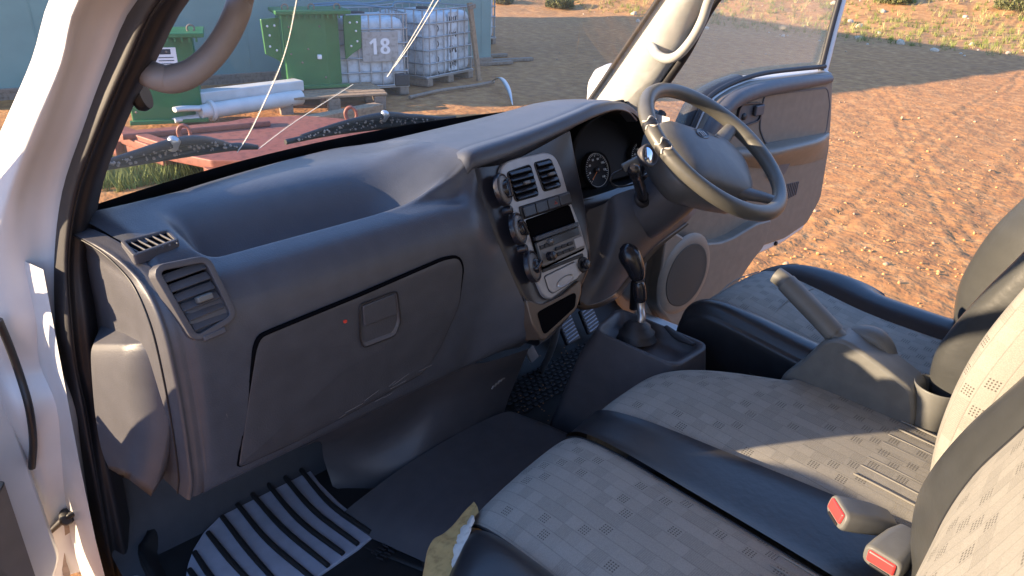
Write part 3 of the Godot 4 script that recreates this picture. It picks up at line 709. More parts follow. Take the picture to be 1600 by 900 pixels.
func make_stack(d: Node3D):
	var T := stackT()
	var mb := MB.new()
	var po := rounded([Vector2(-.054,-.006), Vector2(-.035,.006), Vector2(-.005,.008), Vector2(.078,.006), Vector2(.101,-.004), Vector2(.111,-.03), Vector2(.113,-.1), Vector2(.124,-.155), Vector2(.127,-.222), Vector2(.112,-.247), Vector2(.058,-.263), Vector2(-.012,-.277), Vector2(-.028,-.264), Vector2(-.034,-.235), Vector2(-.044,-.168), Vector2(-.056,-.093), Vector2(-.058,-.03)], 0.012, 3)
	slab(mb, po, T, -0.008, 0.006, 0.003)
	var s := put("control_panel", mb, M.silver, d); s.set_meta("label", "silver centre control panel with dials, vents and radio")
	for v in [[Vector2(-.041,-.013), Vector2(.027,-.009), Vector2(.029,-.074), Vector2(-.038,-.073)], [Vector2(.036,-.008), Vector2(.087,-.008), Vector2(.098,-.07), Vector2(.043,-.07)]]:
		mb = MB.new(); var ou := rounded(v, 0.009); vent_frame(mb, ou, inset(ou, 0.003), T, 0.0, 0.0085, -0.02)
		var vn := put("centre_air_vent", mb, M.black, d)
		mb = MB.new(); mb.flat(inset(ou, 0.002), T, 0.0072); put("vent_duct", mb, M.void, vn)
		for k in 5:
			mb = MB.new(); var t := (k + 0.6) / 5.2
			var l0: Vector2 = v[0].lerp(v[3], t); var l1: Vector2 = v[1].lerp(v[2], t)
			var ins := 0.0035 if k > 0 and k < 4 else 0.006
			rbox(mb, Vector3(l0.distance_to(l1) - 2 * ins, 0.0085, 0.0022), T * frame(Vector3((l0.x + l1.x) / 2, (l0.y + l1.y) / 2, 0.0095), Vector3(0, 0.9, 1), Vector3(0, 1, 0)), 0.0007); put("slat", mb, M.bezel, vn)
		mb = MB.new(); var m: Vector2 = (v[0] + v[1] + v[2] + v[3]) / 4.0
		rbox(mb, Vector3(0.015, 0.007, 0.008), T * Transform3D(Basis(), Vector3(m.x + 0.004, m.y, 0.014)), 0.002); put("vent_lever", mb, M.grey_ctl, vn)
	mb = MB.new(); rbox(mb, Vector3(0.148, 0.027, 0.006), T * Transform3D(Basis(), Vector3(0.041, -0.096, 0.006)), 0.003)
	var sr := put("switch_row", mb, M.black, d)
	for k in 4:
		mb = MB.new(); rbox(mb, Vector3(0.033, 0.021, 0.008), T * Transform3D(Basis(), Vector3(-0.0115 + 0.035 * k, -0.096, 0.0095)), 0.002); put("switch", mb, M.bezel, sr)
	mb = MB.new(); tube(mb, [T * Vector3(0.058, -0.0985, 0.0138), T * Vector3(0.062, -0.0935, 0.0138), T * Vector3(0.066, -0.0985, 0.0138)], 0.0007, 4, 1, true); put("hazard_symbol", mb, M.red_dot, sr)
	# radio opening and radio
	mb = MB.new(); var din := rounded([Vector2(-.022,-.113), Vector2(.104,-.111), Vector2(.115,-.206), Vector2(-.02,-.212)], 0.003, 2)
	vent_frame(mb, inset(din, -0.002), din, T, 0.003, 0.0085, -0.05); mb.flat(din, T, 0.0066)
	put("radio_slot", mb, M.void, d)
	mb = MB.new(); slab(mb, rounded([Vector2(-.017,-.159), Vector2(.112,-.156), Vector2(.114,-.203), Vector2(-.017,-.209)], 0.004, 2), T, 0.0, 0.014, 0.002)
	var ra := put("radio", mb, M.grey_ctl, d); ra.set_meta("label", "small car radio with grey front, dark display and rows of buttons")
	mb = MB.new(); slab(mb, rounded([Vector2(.022,-.160), Vector2(.106,-.158), Vector2(.107,-.173), Vector2(.022,-.175)], 0.003, 2), T, 0.012, 0.0152, 0.0006); put("display", mb, M.black_gloss, ra)
	mb = MB.new(); rbox(mb, Vector3(0.128, 0.010, 0.012), T * Transform3D(Basis(), Vector3(0.044, -0.152, 0.012)), 0.002); put("top_edge", mb, M.bezel, ra)
	for r in 2:
		for k in 3:
			mb = MB.new(); rbox(mb, Vector3(0.016, 0.0068, 0.004), T * Transform3D(Basis(), Vector3(0.034 + 0.0185 * k, -0.184 - 0.0115 * r, 0.0155)), 0.0012); put("button", mb, M.black, ra)
	for k in 3:
		mb = MB.new(); rbox(mb, Vector3(0.011, 0.008, 0.004), T * Transform3D(Basis(), Vector3(-0.008 + 0.0125 * k, -0.171, 0.0155)), 0.0012); put("button", mb, M.black, ra)
	mb = MB.new(); rbox(mb, Vector3(0.026, 0.02, 0.003), T * Transform3D(Basis(), Vector3(0.098, -0.188, 0.0148)), 0.001); put("side_plate", mb, M.silver, ra)
	mb = MB.new(); lathe(mb, [Vector2(0.0095, 0.012), Vector2(0.009, 0.026), Vector2(0.0075, 0.028), Vector2(0, 0.028)], T * Transform3D(Basis(), Vector3(0.006, -0.193, 0)), 20); put("volume_knob", mb, M.black_gloss, ra)
	mb = MB.new(); lathe(mb, [Vector2(0.0055, 0.012), Vector2(0.005, 0.022), Vector2(0, 0.0225)], T * Transform3D(Basis(), Vector3(0.016, -0.166, 0)), 16); put("tuning_knob", mb, M.grey_ctl, ra)
	mb = MB.new(); rbox(mb, Vector3(0.124, 0.007, 0.004), T * Transform3D(Basis(), Vector3(0.046, -0.2165, 0.007)), 0.001); put("ashtray_slot", mb, M.black, d)
	# ashtray lid with a dished thumb recess
	mb = MB.new(); var ash := rounded([Vector2(-.014,-.228), Vector2(.079,-.223), Vector2(.082,-.252), Vector2(.073,-.258), Vector2(-.004,-.266), Vector2(-.012,-.258)], 0.005, 3)
	slab(mb, ash, T, 0.0, 0.0095, 0.0018); var al := put("ashtray_lid", mb, M.silver, d)
	mb = MB.new(); var rings := []
	for q in [[1.0, 0.0098], [0.85, 0.0085], [0.5, 0.0072], [0.05, 0.0068]]:
		var r := []
		for k in 24: r.append(T * Vector3(0.036 + cos(TAU * k / 24) * 0.026 * q[0], -0.2515 + sin(TAU * k / 24) * 0.009 * q[0] + cos(TAU * k / 24) * 0.003 * q[0], q[1] + 0.0012))
		rings.append(r)
	mb.grid(rings, true); mb.cap(rings[-1]); put("thumb_recess", mb, M.metal, al)
	mb = MB.new(); var gp := []
	for p in ash: gp.append(T * Vector3(p.x, p.y, 0.0066))
	tube(mb, gp, 0.0012, 5, 1, true); put("ashtray_gap", mb, M.black, al)
	mb = MB.new(); lathe(mb, [Vector2(0.0165, 0.004), Vector2(0.0165, 0.0085), Vector2(0.0125, 0.0095), Vector2(0.012, 0.008)], T * Transform3D(Basis(), Vector3(0.1025, -0.236, 0)))
	var li := put("cigarette_lighter", mb, M.black, d)
	mb = MB.new(); lathe(mb, [Vector2(0.0075, 0.004), Vector2(0.0075, 0.011), Vector2(0.0095, 0.013), Vector2(0.0095, 0.019), Vector2(0.008, 0.0205), Vector2(0, 0.0205)], T * Transform3D(Basis(), Vector3(0.1025, -0.236, 0)), 20); put("lighter_knob", mb, M.black_gloss, li)
	# three rotary dials on the passenger edge
	for k in 3:
		var c: Vector2 = [Vector2(-.066,-.043), Vector2(-.054,-.122), Vector2(-.043,-.2)][k]
		var n := Vector3(0.42, 0.36, 0.83)
		var DT := frame(T * Vector3(c.x, c.y, 0.018), n)
		mb = MB.new(); lathe(mb, [Vector2(0.0315, -0.009), Vector2(0.0315, -0.001), Vector2(0.030, 0.001), Vector2(0.0275, 0.001), Vector2(0.027, -0.002), Vector2(0.0, -0.002)], DT, 32)
		var dl := put("heater_dial", mb, M.bezel, d)
		mb = MB.new(); lathe(mb, [Vector2(0.0265, -0.003), Vector2(0.0255, 0.001), Vector2(0.017, 0.003), Vector2(0.0, 0.003)], DT, 32); put("dial_face", mb, M.grey_ctl, dl)
		mb = MB.new(); var a: float = [1.2, 1.9, 0.1][k]
		rbox(mb, Vector3(0.036, 0.0085, 0.012), DT * Transform3D(Basis(Vector3(0, 0, 1), a), Vector3(0, 0, 0.0075)), 0.003)
		lathe(mb, [Vector2(0.015, 0.002), Vector2(0.0135, 0.009), Vector2(0, 0.0095)], DT, 20)
		put("dial_grip", mb, M.black_gloss, dl)
		if k < 2:
			mb = MB.new(); lathe(mb, [Vector2(0.0085, -0.012), Vector2(0.0085, 0.004), Vector2(0.006, 0.006), Vector2(0, 0.006)], frame(T * Vector3(c.x + 0.006, c.y - 0.0405, 0.008), n), 18); put("push_button", mb, M.bezel, d)
	# lower console with a framed pocket, its inner shade a flat near-black sheet
	mb = MB.new()
	var fo := rounded([Vector2(-.074,-.255), Vector2(-.035,-.279), Vector2(.03,-.277), Vector2(.088,-.262), Vector2(.085,-.285), Vector2(.056,-.318), Vector2(-.058,-.348), Vector2(-.074,-.31)], 0.01, 3)
	var fi := rounded([Vector2(-.052,-.292), Vector2(.06,-.286), Vector2(.048,-.309), Vector2(-.05,-.333)], 0.006, 3)
	var po2 := fo
	slab(mb, po2, T, -0.05, 0.003, 0.003); put("lower_console", mb, M.trim_tan, d)
	mb = MB.new(); vent_frame(mb, inset(fi, -0.003), fi, T, 0.0, 0.006, 0.0045); mb.flat(fi, T, 0.0045); put("storage_pocket", mb, M.void, d)
	# side filler below the bezel towards the tunnel
	mb = MB.new()
	loft(mb, [[T * Vector3(-.076,-.25,0), T * Vector3(-.06,-.35,-.005), Vector3(-.02,1.10,-.155)], [T * Vector3(.0,-.285,-.03), T * Vector3(.0,-.36,-.04), Vector3(.03,1.10,-.2)], [T * Vector3(.088,-.26,-.01), T * Vector3(.06,-.335,-.03), Vector3(.08,1.1,-.25)]], 3, 3)
	put("console_skirt", mb, M.trim, d)
func make_cluster(d: Node3D):
	var mb := MB.new()
	# hood tunnel: opening ring at the front, narrowing to the gauge face
	var op := [Vector3(0.2156,1.429,-0.245), Vector3(0.2129,1.4643,-0.24), Vector3(0.2295,1.49,-0.238), Vector3(0.2582,1.5066,-0.238), Vector3(0.2953,1.5151,-0.24), Vector3(0.347,1.5166,-0.25), Vector3(0.3999,1.5077,-0.262), Vector3(0.4527,1.4935,-0.27), Vector3(0.4992,1.4671,-0.28), Vector3(0.5316,1.4265,-0.285), Vector3(0.5555,1.3593,-0.29), Vector3(0.5117,1.3217,-0.27), Vector3(0.3794,1.327,-0.25), Vector3(0.2421,1.3358,-0.232), Vector3(0.2253,1.3775,-0.24)]
	var inn := []; var lipr := []
	var c := Vector3.ZERO
	for p in op: c += p
	c /= op.size()
	for p in op:
		lipr.append(p + (p - c) * 0.04 + Vector3(0, 0, -0.004)); inn.append(c + (p - c) * 0.86 + Vector3(0.0, -0.02, -0.10))
	var mid := []
	for i in op.size(): mid.append(op[i].lerp(inn[i], 0.5) + (op[i] - c) * 0.03)
	loft(mb, [lipr, op, mid, inn], 3, 3, true)
	put("instrument_hood", mb, M.dial, d)
	var n := Vector3(-0.05, 0.33, 0.94)
	var F := frame(c + Vector3(0.0, -0.022, -0.085), n)
	mb = MB.new(); rbox(mb, Vector3(0.36, 0.19, 0.01), F, 0.004); var cl := put("instrument_cluster", mb, M.dial, d)
	var gl: Vector3 = F.affine_inverse() * [Vector3(0.3797,1.3609,-0.31)][0]
	for g in [F * Vector3(gl.x, gl.y, 0.013), F * Vector3(gl.x + 0.17, gl.y, 0.013)]:
		var G := frame(g, n)
		mb = MB.new(); lathe(mb, [Vector2(0.046, -0.014), Vector2(0.046, 0.004), Vector2(0.043, 0.006), Vector2(0.041, 0.0), Vector2(0, -0.001)], G, 36); put("gauge", mb, M.dial, cl)
		mb = MB.new()
		for k in 33:
			var a := deg_to_rad(225.0 - 270.0 * k / 32.0); var l := 0.007 if k % 4 == 0 else 0.0035
			bar(mb, G * Vector3(cos(a) * (0.039 - l), sin(a) * (0.039 - l), 0.0008), G * Vector3(cos(a) * 0.039, sin(a) * 0.039, 0.0008), 0.0012, 0.0006, n, 0.0001)
		var gr := []
		for k in 36: gr.append(G * Vector3(cos(TAU * k / 36) * 0.0402, sin(TAU * k / 36) * 0.0402, 0.001))
		tube(mb, gr, 0.0007, 5, 1, true)
		put("gauge_scale", mb, M.print, cl)
		for k in 8:
			var a := deg_to_rad(225.0 - 270.0 * k / 7.0); var tm := TextMesh.new(); tm.text = str(k * 20); tm.font = sysfont(); tm.font_size = 16; tm.pixel_size = 0.00042; tm.depth = 0.0004
			var o := MeshInstance3D.new(); o.name = "gauge_number"; o.mesh = tm; o.material_override = M.print
			o.transform = Transform3D(G.basis, G * Vector3(cos(a) * 0.027, sin(a) * 0.027, 0.0012) ); cl.add_child(o, true)
		mb = MB.new(); bar(mb, G * Vector3(0.006, 0.004, 0.003), G * Vector3(-0.023, -0.02, 0.003), 0.0018, 0.001, n, 0.0002); put("needle", mb, M.orange, cl)
		mb = MB.new(); lathe(mb, [Vector2(0.007, 0.0), Vector2(0.006, 0.005), Vector2(0, 0.0055)], G, 18); put("needle_hub", mb, M.bezel, cl)
	mb = MB.new(); rbox(mb, Vector3(0.05, 0.014, 0.004), F * Transform3D(Basis(), Vector3(-0.135, -0.045, 0.008)), 0.002); put("reset_knob_plate", mb, M.bezel, cl)
	# shelf under the cluster
	mb = MB.new()
	var s0 := [Vector3(0.2329,1.3378,-0.232), Vector3(0.3053,1.3324,-0.24), Vector3(0.3919,1.3276,-0.25), Vector3(0.5043,1.3243,-0.265)]
	var s1 := [Vector3(0.23,1.3139,-0.222), Vector3(0.301,1.3092,-0.225), Vector3(0.3755,1.3104,-0.23), Vector3(0.4719,1.3102,-0.24)]
	var s2 := [Vector3(0.2435,1.2607,-0.225), Vector3(0.3227,1.233,-0.235), Vector3(0.3829,1.2412,-0.24), Vector3(0.5253,1.2387,-0.25)]
	loft(mb, [s0, s1, s2], 4, 4); put("cluster_shelf", mb, M.bezel, d)
var font_: SystemFont
func sysfont() -> SystemFont:
	if font_ == null:
		font_ = SystemFont.new(); font_.font_names = PackedStringArray(["Droid Sans"]); font_.font_weight = 700
	return font_
func make_lower(d: Node3D):
	# knee panel under the column with its lower lip
	var mb := MB.new()
	var k0 := [Vector3(0.2384,1.3112,-0.225), Vector3(0.2991,1.3184,-0.215), Vector3(0.3174,1.3396,-0.2), Vector3(0.3935,1.3493,-0.17), Vector3(0.51,1.3108,-0.15), Vector3(0.6043,1.2534,-0.15)]
	var k1 := [Vector3(0.233,1.2521,-0.21), Vector3(0.2658,1.2479,-0.195), Vector3(0.2864,1.2867,-0.16), Vector3(0.3476,1.2877,-0.13), Vector3(0.4344,1.2682,-0.125), Vector3(0.5398,1.2338,-0.14)]
	var k2 := [Vector3(0.2115,1.1809,-0.19), Vector3(0.2189,1.1756,-0.175), Vector3(0.2436,1.1923,-0.15), Vector3(0.2881,1.2064,-0.14), Vector3(0.3502,1.2051,-0.14), Vector3(0.4131,1.1931,-0.15)]
	var k3 := [Vector3(0.1747,1.1273,-0.17), Vector3(0.1839,1.1183,-0.16), Vector3(0.2126,1.1137,-0.155), Vector3(0.2482,1.1118,-0.155), Vector3(0.2862,1.1109,-0.16), Vector3(0.3239,1.1121,-0.17)]
	loft(mb, [k0, k1, k2, k3], 4, 5)
	put("knee_panel", mb, M.trim, d)
	mb = MB.new()
	var e0 := [k1[5], k2[5], k3[5], k3[4], k3[3], k3[2], k3[1], k3[0]]
	var e1 := []; var e2 := []
	var off := [[0.016, -0.006, -0.01], [0.026, -0.014, -0.012], [0.028, -0.022, -0.014], [0.022, -0.026, -0.014], [0.016, -0.026, -0.016], [0.01, -0.024, -0.016], [0.006, -0.022, -0.016], [0.002, -0.02, -0.016]]
	for i in e0.size():
		var v := Vector3(off[i][0], off[i][1], off[i][2]); e1.append(e0[i] + v); e2.append(e0[i] + v * 1.4 + Vector3(0.03, 0.0, -0.16))
	var em := []
	for i in e0.size(): em.append(e0[i] + Vector3(0.001, -0.001, 0.001))
	loft(mb, [e0, em, e1, e2], 4, 2); put("knee_panel_edge", mb, M.trim_tan, d)
	# heater duct box under the passenger side
	mb = MB.new()
	var h0 := [Vector3(-0.4668,0.9782,-0.31), Vector3(-0.3798,1.0449,-0.24), Vector3(-0.266,1.0529,-0.23), Vector3(-0.1792,1.0821,-0.215), Vector3(-0.0963,1.0683,-0.19), Vector3(0.0097,1.0673,-0.17)]
	var h1 := [Vector3(-0.398,0.9308,-0.36), Vector3(-0.312,0.9028,-0.33), Vector3(-0.2166,0.9203,-0.3), Vector3(-0.1463,0.975,-0.255), Vector3(-0.0277,0.9625,-0.24), Vector3(0.0586,0.9597,-0.24)]
	var h2 := [Vector3(-0.3714,0.8489,-0.4), Vector3(-0.3178,0.8225,-0.33), Vector3(-0.2444,0.8251,-0.27), Vector3(-0.1606,0.8619,-0.262), Vector3(-0.0619,0.8682,-0.255), Vector3(0.0403,0.8872,-0.255)]
	var h3 := [Vector3(-0.3679,0.7868,-0.38), Vector3(-0.307,0.7377,-0.33), Vector3(-0.2125,0.7311,-0.27), Vector3(-0.1619,0.7999,-0.262), Vector3(-0.0698,0.8036,-0.257), Vector3(0.0125,0.8127,-0.257)]
	loft(mb, [h0, h1, h2, h3], 4, 4); put("heater_duct_cover", mb, M.trim, d)
	mb = MB.new()
	for k in 5: bar(mb, [Vector3(-0.0334,0.9525,-0.238)][0] + Vector3(0.009 * k, 0.0028 * k, 0.001), [Vector3(-0.0276,0.96,-0.238)][0] + Vector3(0.009 * k, 0.0028 * k, 0.001), 0.005, 0.002, Vector3.BACK, 0.0005)
	put("duct_slot", mb, M.scuff, d)

# ---------------------------------------------------------------- controls
func make_wheel():
	var C := Vector3(.43,1.46,-.03); var n := Vector3(0.088, 0.816, 0.571).normalized()
	var X := Vector3(0.988, 0, -0.152); var Y := n.cross(X).normalized(); var T := Transform3D(Basis(X, Y, n), C)
	var t := thing("steering_wheel", "worn grey-black steering wheel with two split patches in its rim", "steering wheel", C)
	var mb := MB.new(); var ring := []; var rad := []
	for k in 48:
		var a := TAU * k / 48.0; ring.append(T * Vector3(cos(a) * 0.182, sin(a) * 0.182, 0)); rad.append(0.0168 + 0.0008 * cos(a * 3.0))
	tube(mb, ring, rad, 14, 2, true, 1.0, n)
	var rim := put("rim", mb, M.wheel, t)
	for w in [[Vector2(-0.1613,0.1121)][0], [Vector2(-0.1902,0.0534)][0]]:
		var a: float = w.angle()
		mb = MB.new()
		for q in [-0.055, 0.055]:
			var rg := []; var rd := []
			for k in 11:
				var b: float = -0.1 + 1.9 * k / 10.0; var rr := 0.0167 + 0.0006 * sin(b * 5.0 + q * 40.0); var aa: float = a + q * (1.0 + 0.45 * sin(b * 4.0 + q * 60.0))
				rg.append(T * (Vector3(cos(aa), sin(aa), 0) * (0.182 + cos(b) * rr) + Vector3(0, 0, sin(b) * rr))); rd.append(0.0008 + 0.0016 * absf(sin(b * 3.1 + q * 30.0)))
			tube(mb, rg, rd, 6, 2)
		put("torn_edge", mb, M.torn, rim)
		mb = MB.new(); var seg := []
		for k in 5:
			var aa: float = a - 0.045 + 0.0225 * k; seg.append(T * Vector3(cos(aa) * 0.182, sin(aa) * 0.182, 0.0))
		tube(mb, seg, [0.0172, 0.0175, 0.0173, 0.0176, 0.0172], 14, 2, false, 1.0, n)
		put("bare_core", mb, M.black, rim)
	# spokes: to the far right, the near right and the left
	for a in [10.0, -76.0, 186.0]:
		var r := deg_to_rad(a); var dv := Vector3(cos(r), sin(r), 0)
		mb = MB.new()
		tube(mb, [T * (dv * 0.05 + Vector3(-0.01, -0.012, -0.042)), T * (dv * 0.11 + Vector3(-0.003, -0.003, -0.032)), T * (dv * 0.15 + Vector3(0, 0, -0.014)), T * (dv * 0.18)], [0.03, 0.022, 0.017, 0.015], 12, 5, false, 0.62, n)
		put("spoke", mb, M.airbag, t)
	# domed pad, lower shell, emblem
	var R := deg_to_rad(-33.0); var P := T * Transform3D(Basis(Vector3(0, 0, 1), R), Vector3(0.012, 0.008, -0.038))
	var pad := rounded([Vector2(-.14,.015), Vector2(-.11,.075), Vector2(.11,.075), Vector2(.14,.015), Vector2(.105,-.105), Vector2(-.105,-.105)], 0.045, 5)
	mb = MB.new(); var rings := []
	for s in [[1.0, -0.03], [1.0, 0.0], [0.97, 0.012], [0.9, 0.022], [0.72, 0.031], [0.45, 0.036], [0.15, 0.038]]:
		var r := []
		for p in pad: r.append(P * Vector3(p.x * s[0], p.y * s[0], s[1]))
		rings.append(r)
	mb.grid(rings, true); mb.cap(rings[-1]); put("horn_pad", mb, M.airbag, t)
	mb = MB.new(); var sm := []
	for k in 13:
		var u := -1.0 + k / 6.0; sm.append(P * Vector3(0.085 * u, -0.018 + 0.03 * (1.0 - u * u) , 0.0355 - 0.012 * u * u))
	tube(mb, sm, 0.0012, 5, 2); put("pad_seam", mb, M.black, t)
	mb = MB.new(); rings = []
	for s in [[1.02, -0.012], [1.06, -0.03], [0.95, -0.06], [0.7, -0.085]]:
		var r := []
		for p in pad: r.append(P * Vector3(p.x * s[0], p.y * s[0], s[1]))
		rings.append(r)
	mb.grid(rings, true); put("lower_shell", mb, M.airbag, t)
	mb = MB.new(); sm = []
	for k in 13:
		var u := -1.0 + k / 6.0; sm.append(P * Vector3(0.1 * u, 0.012 + 0.035 * (1.0 - u * u), 0.0362 - 0.014 * u * u))
	tube(mb, sm, 0.0009, 5, 2); put("pad_crease", mb, M.seam, t)
	var E := P * Transform3D(Basis(Vector3(0, 0, 1), 0.45), Vector3(-0.018, 0.032, 0.0362))
	mb = MB.new(); rings = []
	for s in [[0.0165, 0.0], [0.0165, 0.002], [0.0145, 0.0028], [0.0135, 0.0012], [0.0005, 0.0012]]:
		var r := []
		for k in 28: r.append(E * Vector3(cos(TAU * k / 28) * s[0] * 1.35, sin(TAU * k / 28) * s[0] * 0.92, s[1]))
		rings.append(r)
	mb.grid(rings, true)
	var em := put("emblem", mb, M.bezel, t)
	mb = MB.new()
	for x in [-0.0075, 0.0, 0.0075]: bar(mb, E * Vector3(x, -0.0065, 0.002), E * Vector3(x, 0.0065, 0.002), 0.0034, 0.0014, n, 0.0003)
	put("emblem_bars", mb, M.silver, em)
func make_column():
	var t := thing("steering_column", "dark plastic steering column shroud behind the wheel", "steering column", Vector3(.42,1.2,-.15))
	var mb := MB.new()
	tube(mb, [Vector3(.428,1.42,-.062), Vector3(.42,1.385,-.085), Vector3(.405,1.33,-.125), Vector3(.39,1.28,-.17), Vector3(.38,1.22,-.25)], [.05,.06,.062,.06,.055], 18, 5, false, 1.15, Vector3.RIGHT)
	put("shroud", mb, M.trim, t)
	mb = MB.new(); lathe(mb, [Vector2(0.045, 0), Vector2(0.045, 0.02), Vector2(0.03, 0.03), Vector2(0.026, 0.05)], frame(Vector3(.425,1.405,-.07), Vector3(0.088, 0.816, 0.571)), 24); put("collar", mb, M.black, t)
	mb = MB.new(); tube(mb, [Vector3(.385,1.2,-.27), Vector3(.39,1.0,-.4), Vector3(.39,.86,-.47)], 0.014, 10, 4); put("shaft", mb, M.black, t)
	# stalk on the passenger side: round knob on a rubber-collared stem
	var s := thing("control_stalk", "short black stalk with rounded knob in front of steering column", "stalk", [Vector3(0.3055,1.3528,-0.12)][0])
	mb = MB.new(); tube(mb, [Vector3(0.3309,1.3406,-0.135), Vector3(0.2897,1.3777,-0.115), Vector3(0.2549,1.4067,-0.1), Vector3(0.2204,1.4374,-0.085)], [.012,.0125,.0115,.0105], 12, 5); put("stem", mb, M.black_gloss, s)
	mb = MB.new(); tube(mb, [Vector3(0.2288,1.4243,-0.088), Vector3(0.2171,1.4355,-0.084), Vector3(0.2055,1.4466,-0.08), Vector3(0.1996,1.4535,-0.078)], [.0115,.0135,.0125,.005], 14, 5); put("knob", mb, M.black_gloss, s)
	mb = MB.new(); var q: Vector3 = [Vector3(0.3259,1.3454,-0.132)][0]; lathe(mb, [Vector2(0.021, -0.004), Vector2(0.02, 0.003), Vector2(0.015, 0.006), Vector2(0.012, 0.004)], frame(q, Vector3(-0.2, 0.45, 0.75)), 20); put("collar", mb, M.rubber, s)
	# light switch / immobiliser receiver on a little arm beside the wheel
	var r := thing("round_switch", "small round blue-faced switch on grey arm left of steering wheel", "switch", [Vector3(0.366,1.4273,-0.16)][0])
	var rc: Vector3 = [Vector3(0.2683,1.4615,-0.09)][0]; var RT := frame(rc, Vector3(-0.1, 0.42, 0.9))
	mb = MB.new(); lathe(mb, [Vector2(0.021, -0.012), Vector2(0.024, 0.0), Vector2(0.024, 0.005), Vector2(0.0195, 0.0065), Vector2(0.0185, 0.002), Vector2(0, 0.002)], RT, 28); put("bezel", mb, M.trim, r)
	mb = MB.new(); lathe(mb, [Vector2(0.0182, 0.0), Vector2(0.017, 0.0034), Vector2(0, 0.0042)], RT, 28); put("face", mb, M.mirror, r)
	mb = MB.new(); bar(mb, [Vector3(0.2378,1.4311,-0.13)][0], [Vector3(0.268,1.453,-0.105)][0], 0.012, 0.018, Vector3.UP, 0.003); bar(mb, [Vector3(0.3076,1.425,-0.105)][0], [Vector3(0.3442,1.4353,-0.105)][0], 0.02, 0.012, Vector3.UP, 0.003); put("arm", mb, M.grey_plastic, r)
	mb = MB.new(); tube(mb, [Vector3(0.236,1.4287,-0.13), Vector3(0.2058,1.4248,-0.13), Vector3(0.1991,1.4096,-0.13), Vector3(0.2277,1.3926,-0.13), Vector3(0.2831,1.3871,-0.13)], 0.0022, 6, 5); put("cable", mb, M.black, r)
func make_gear():
	var t := thing("gear_console", "dark plastic gear lever console on the cab floor", "console", Vector3(.2,.78,-.02))
	var mb := MB.new()
	var X := Vector3.ZERO
	var front := [Vector3(.115,.80,-.20), Vector3(.125,.92,-.165), Vector3(.13,1.02,-.135), Vector3(.143,1.085,-.105)]
	var rear := [Vector3(.115,.80,.12), Vector3(.125,.92,.12), Vector3(.13,1.02,.115), Vector3(.143,1.088,.112)]
	var fr_ := [Vector3(.30,.80,-.235), Vector3(.292,.92,-.2), Vector3(.285,1.02,-.165), Vector3(.275,1.085,-.135)]
	var rr_ := [Vector3(.30,.80,.12), Vector3(.292,.92,.12), Vector3(.285,1.02,.115), Vector3(.275,1.088,.112)]
	var rows := []
	for i in 4:
		var a: Vector3 = front[i]; var b: Vector3 = fr_[i]; var c: Vector3 = rr_[i]; var e: Vector3 = rear[i]
		var po := []
		for p in rounded([Vector2(a.x, -a.z), Vector2(b.x, -b.z), Vector2(c.x, -c.z), Vector2(e.x, -e.z)], 0.03, 4): po.append(Vector3(p.x, a.y, -p.y))
		rows.append(po)
	var top := []; var l1 := []; var l2 := []; var l3 := []
	var cen := Vector3(.209,1.09,-.005)
	for p in rows[3]:
		l1.append(cen + (p - cen) * 0.985 + Vector3(0, 0.006, 0)); l2.append(cen + (p - cen) * 0.88 + Vector3(0, 0.004, 0)); l3.append(cen + (p - cen) * 0.82 + Vector3(0, -0.022, 0)); top.append(cen + (p - cen) * 0.55 + Vector3(0, -0.026, 0))
	rows += [l1, l2, l3, top]
	mb.grid(rows, true); mb.cap(top); put("housing", mb, M.trim, t)
	mb = MB.new(); var bz := Vector3(.213,1.07,-.035)
	lathe(mb, [Vector2(0.045, 0), Vector2(0.038, 0.012), Vector2(0.04, 0.017), Vector2(0.028, 0.028), Vector2(0.03, 0.032), Vector2(0.014, 0.045)], frame(bz, Vector3(0.05, 1, -0.1), Vector3.BACK), 20); put("gaiter", mb, M.rubber, t)
	mb = MB.new(); tube(mb, [Vector3(.27,1.094,.0), Vector3(.262,1.086,.04), Vector3(.25,1.09,.085)], [.006,.012,.006], 8, 5, false, 0.5); put("gaiter_fold", mb, M.rubber, t)
	var g := thing("gear_lever", "black gear knob on bent chrome lever in floor console", "gear lever", bz)
	mb = MB.new(); tube(mb, [Vector3(.212,1.09,-.036), Vector3(.216,1.12,-.03), Vector3(.226,1.145,-.042), Vector3(.225,1.2,-.05)], [.0085,.0085,.008,.008], 12, 5); put("rod", mb, M.metal, g)
	mb = MB.new(); tube(mb, [Vector3(.2255,1.155,-.044), Vector3(.2252,1.165,-.045), Vector3(.2245,1.19,-.05), Vector3(.224,1.198,-.052)], [.0115,.0135,.0135,.011], 14, 3); put("collar", mb, M.black_gloss, g)
	mb = MB.new(); tube(mb, [Vector3(.2225,1.204,-.054), Vector3(.222,1.212,-.056), Vector3(.219,1.235,-.064), Vector3(.215,1.255,-.076), Vector3(.211,1.268,-.087), Vector3(.208,1.273,-.094)], [.012,.0165,.0215,.024,.018,.006], 18, 5); put("knob", mb, M.black_gloss, g)
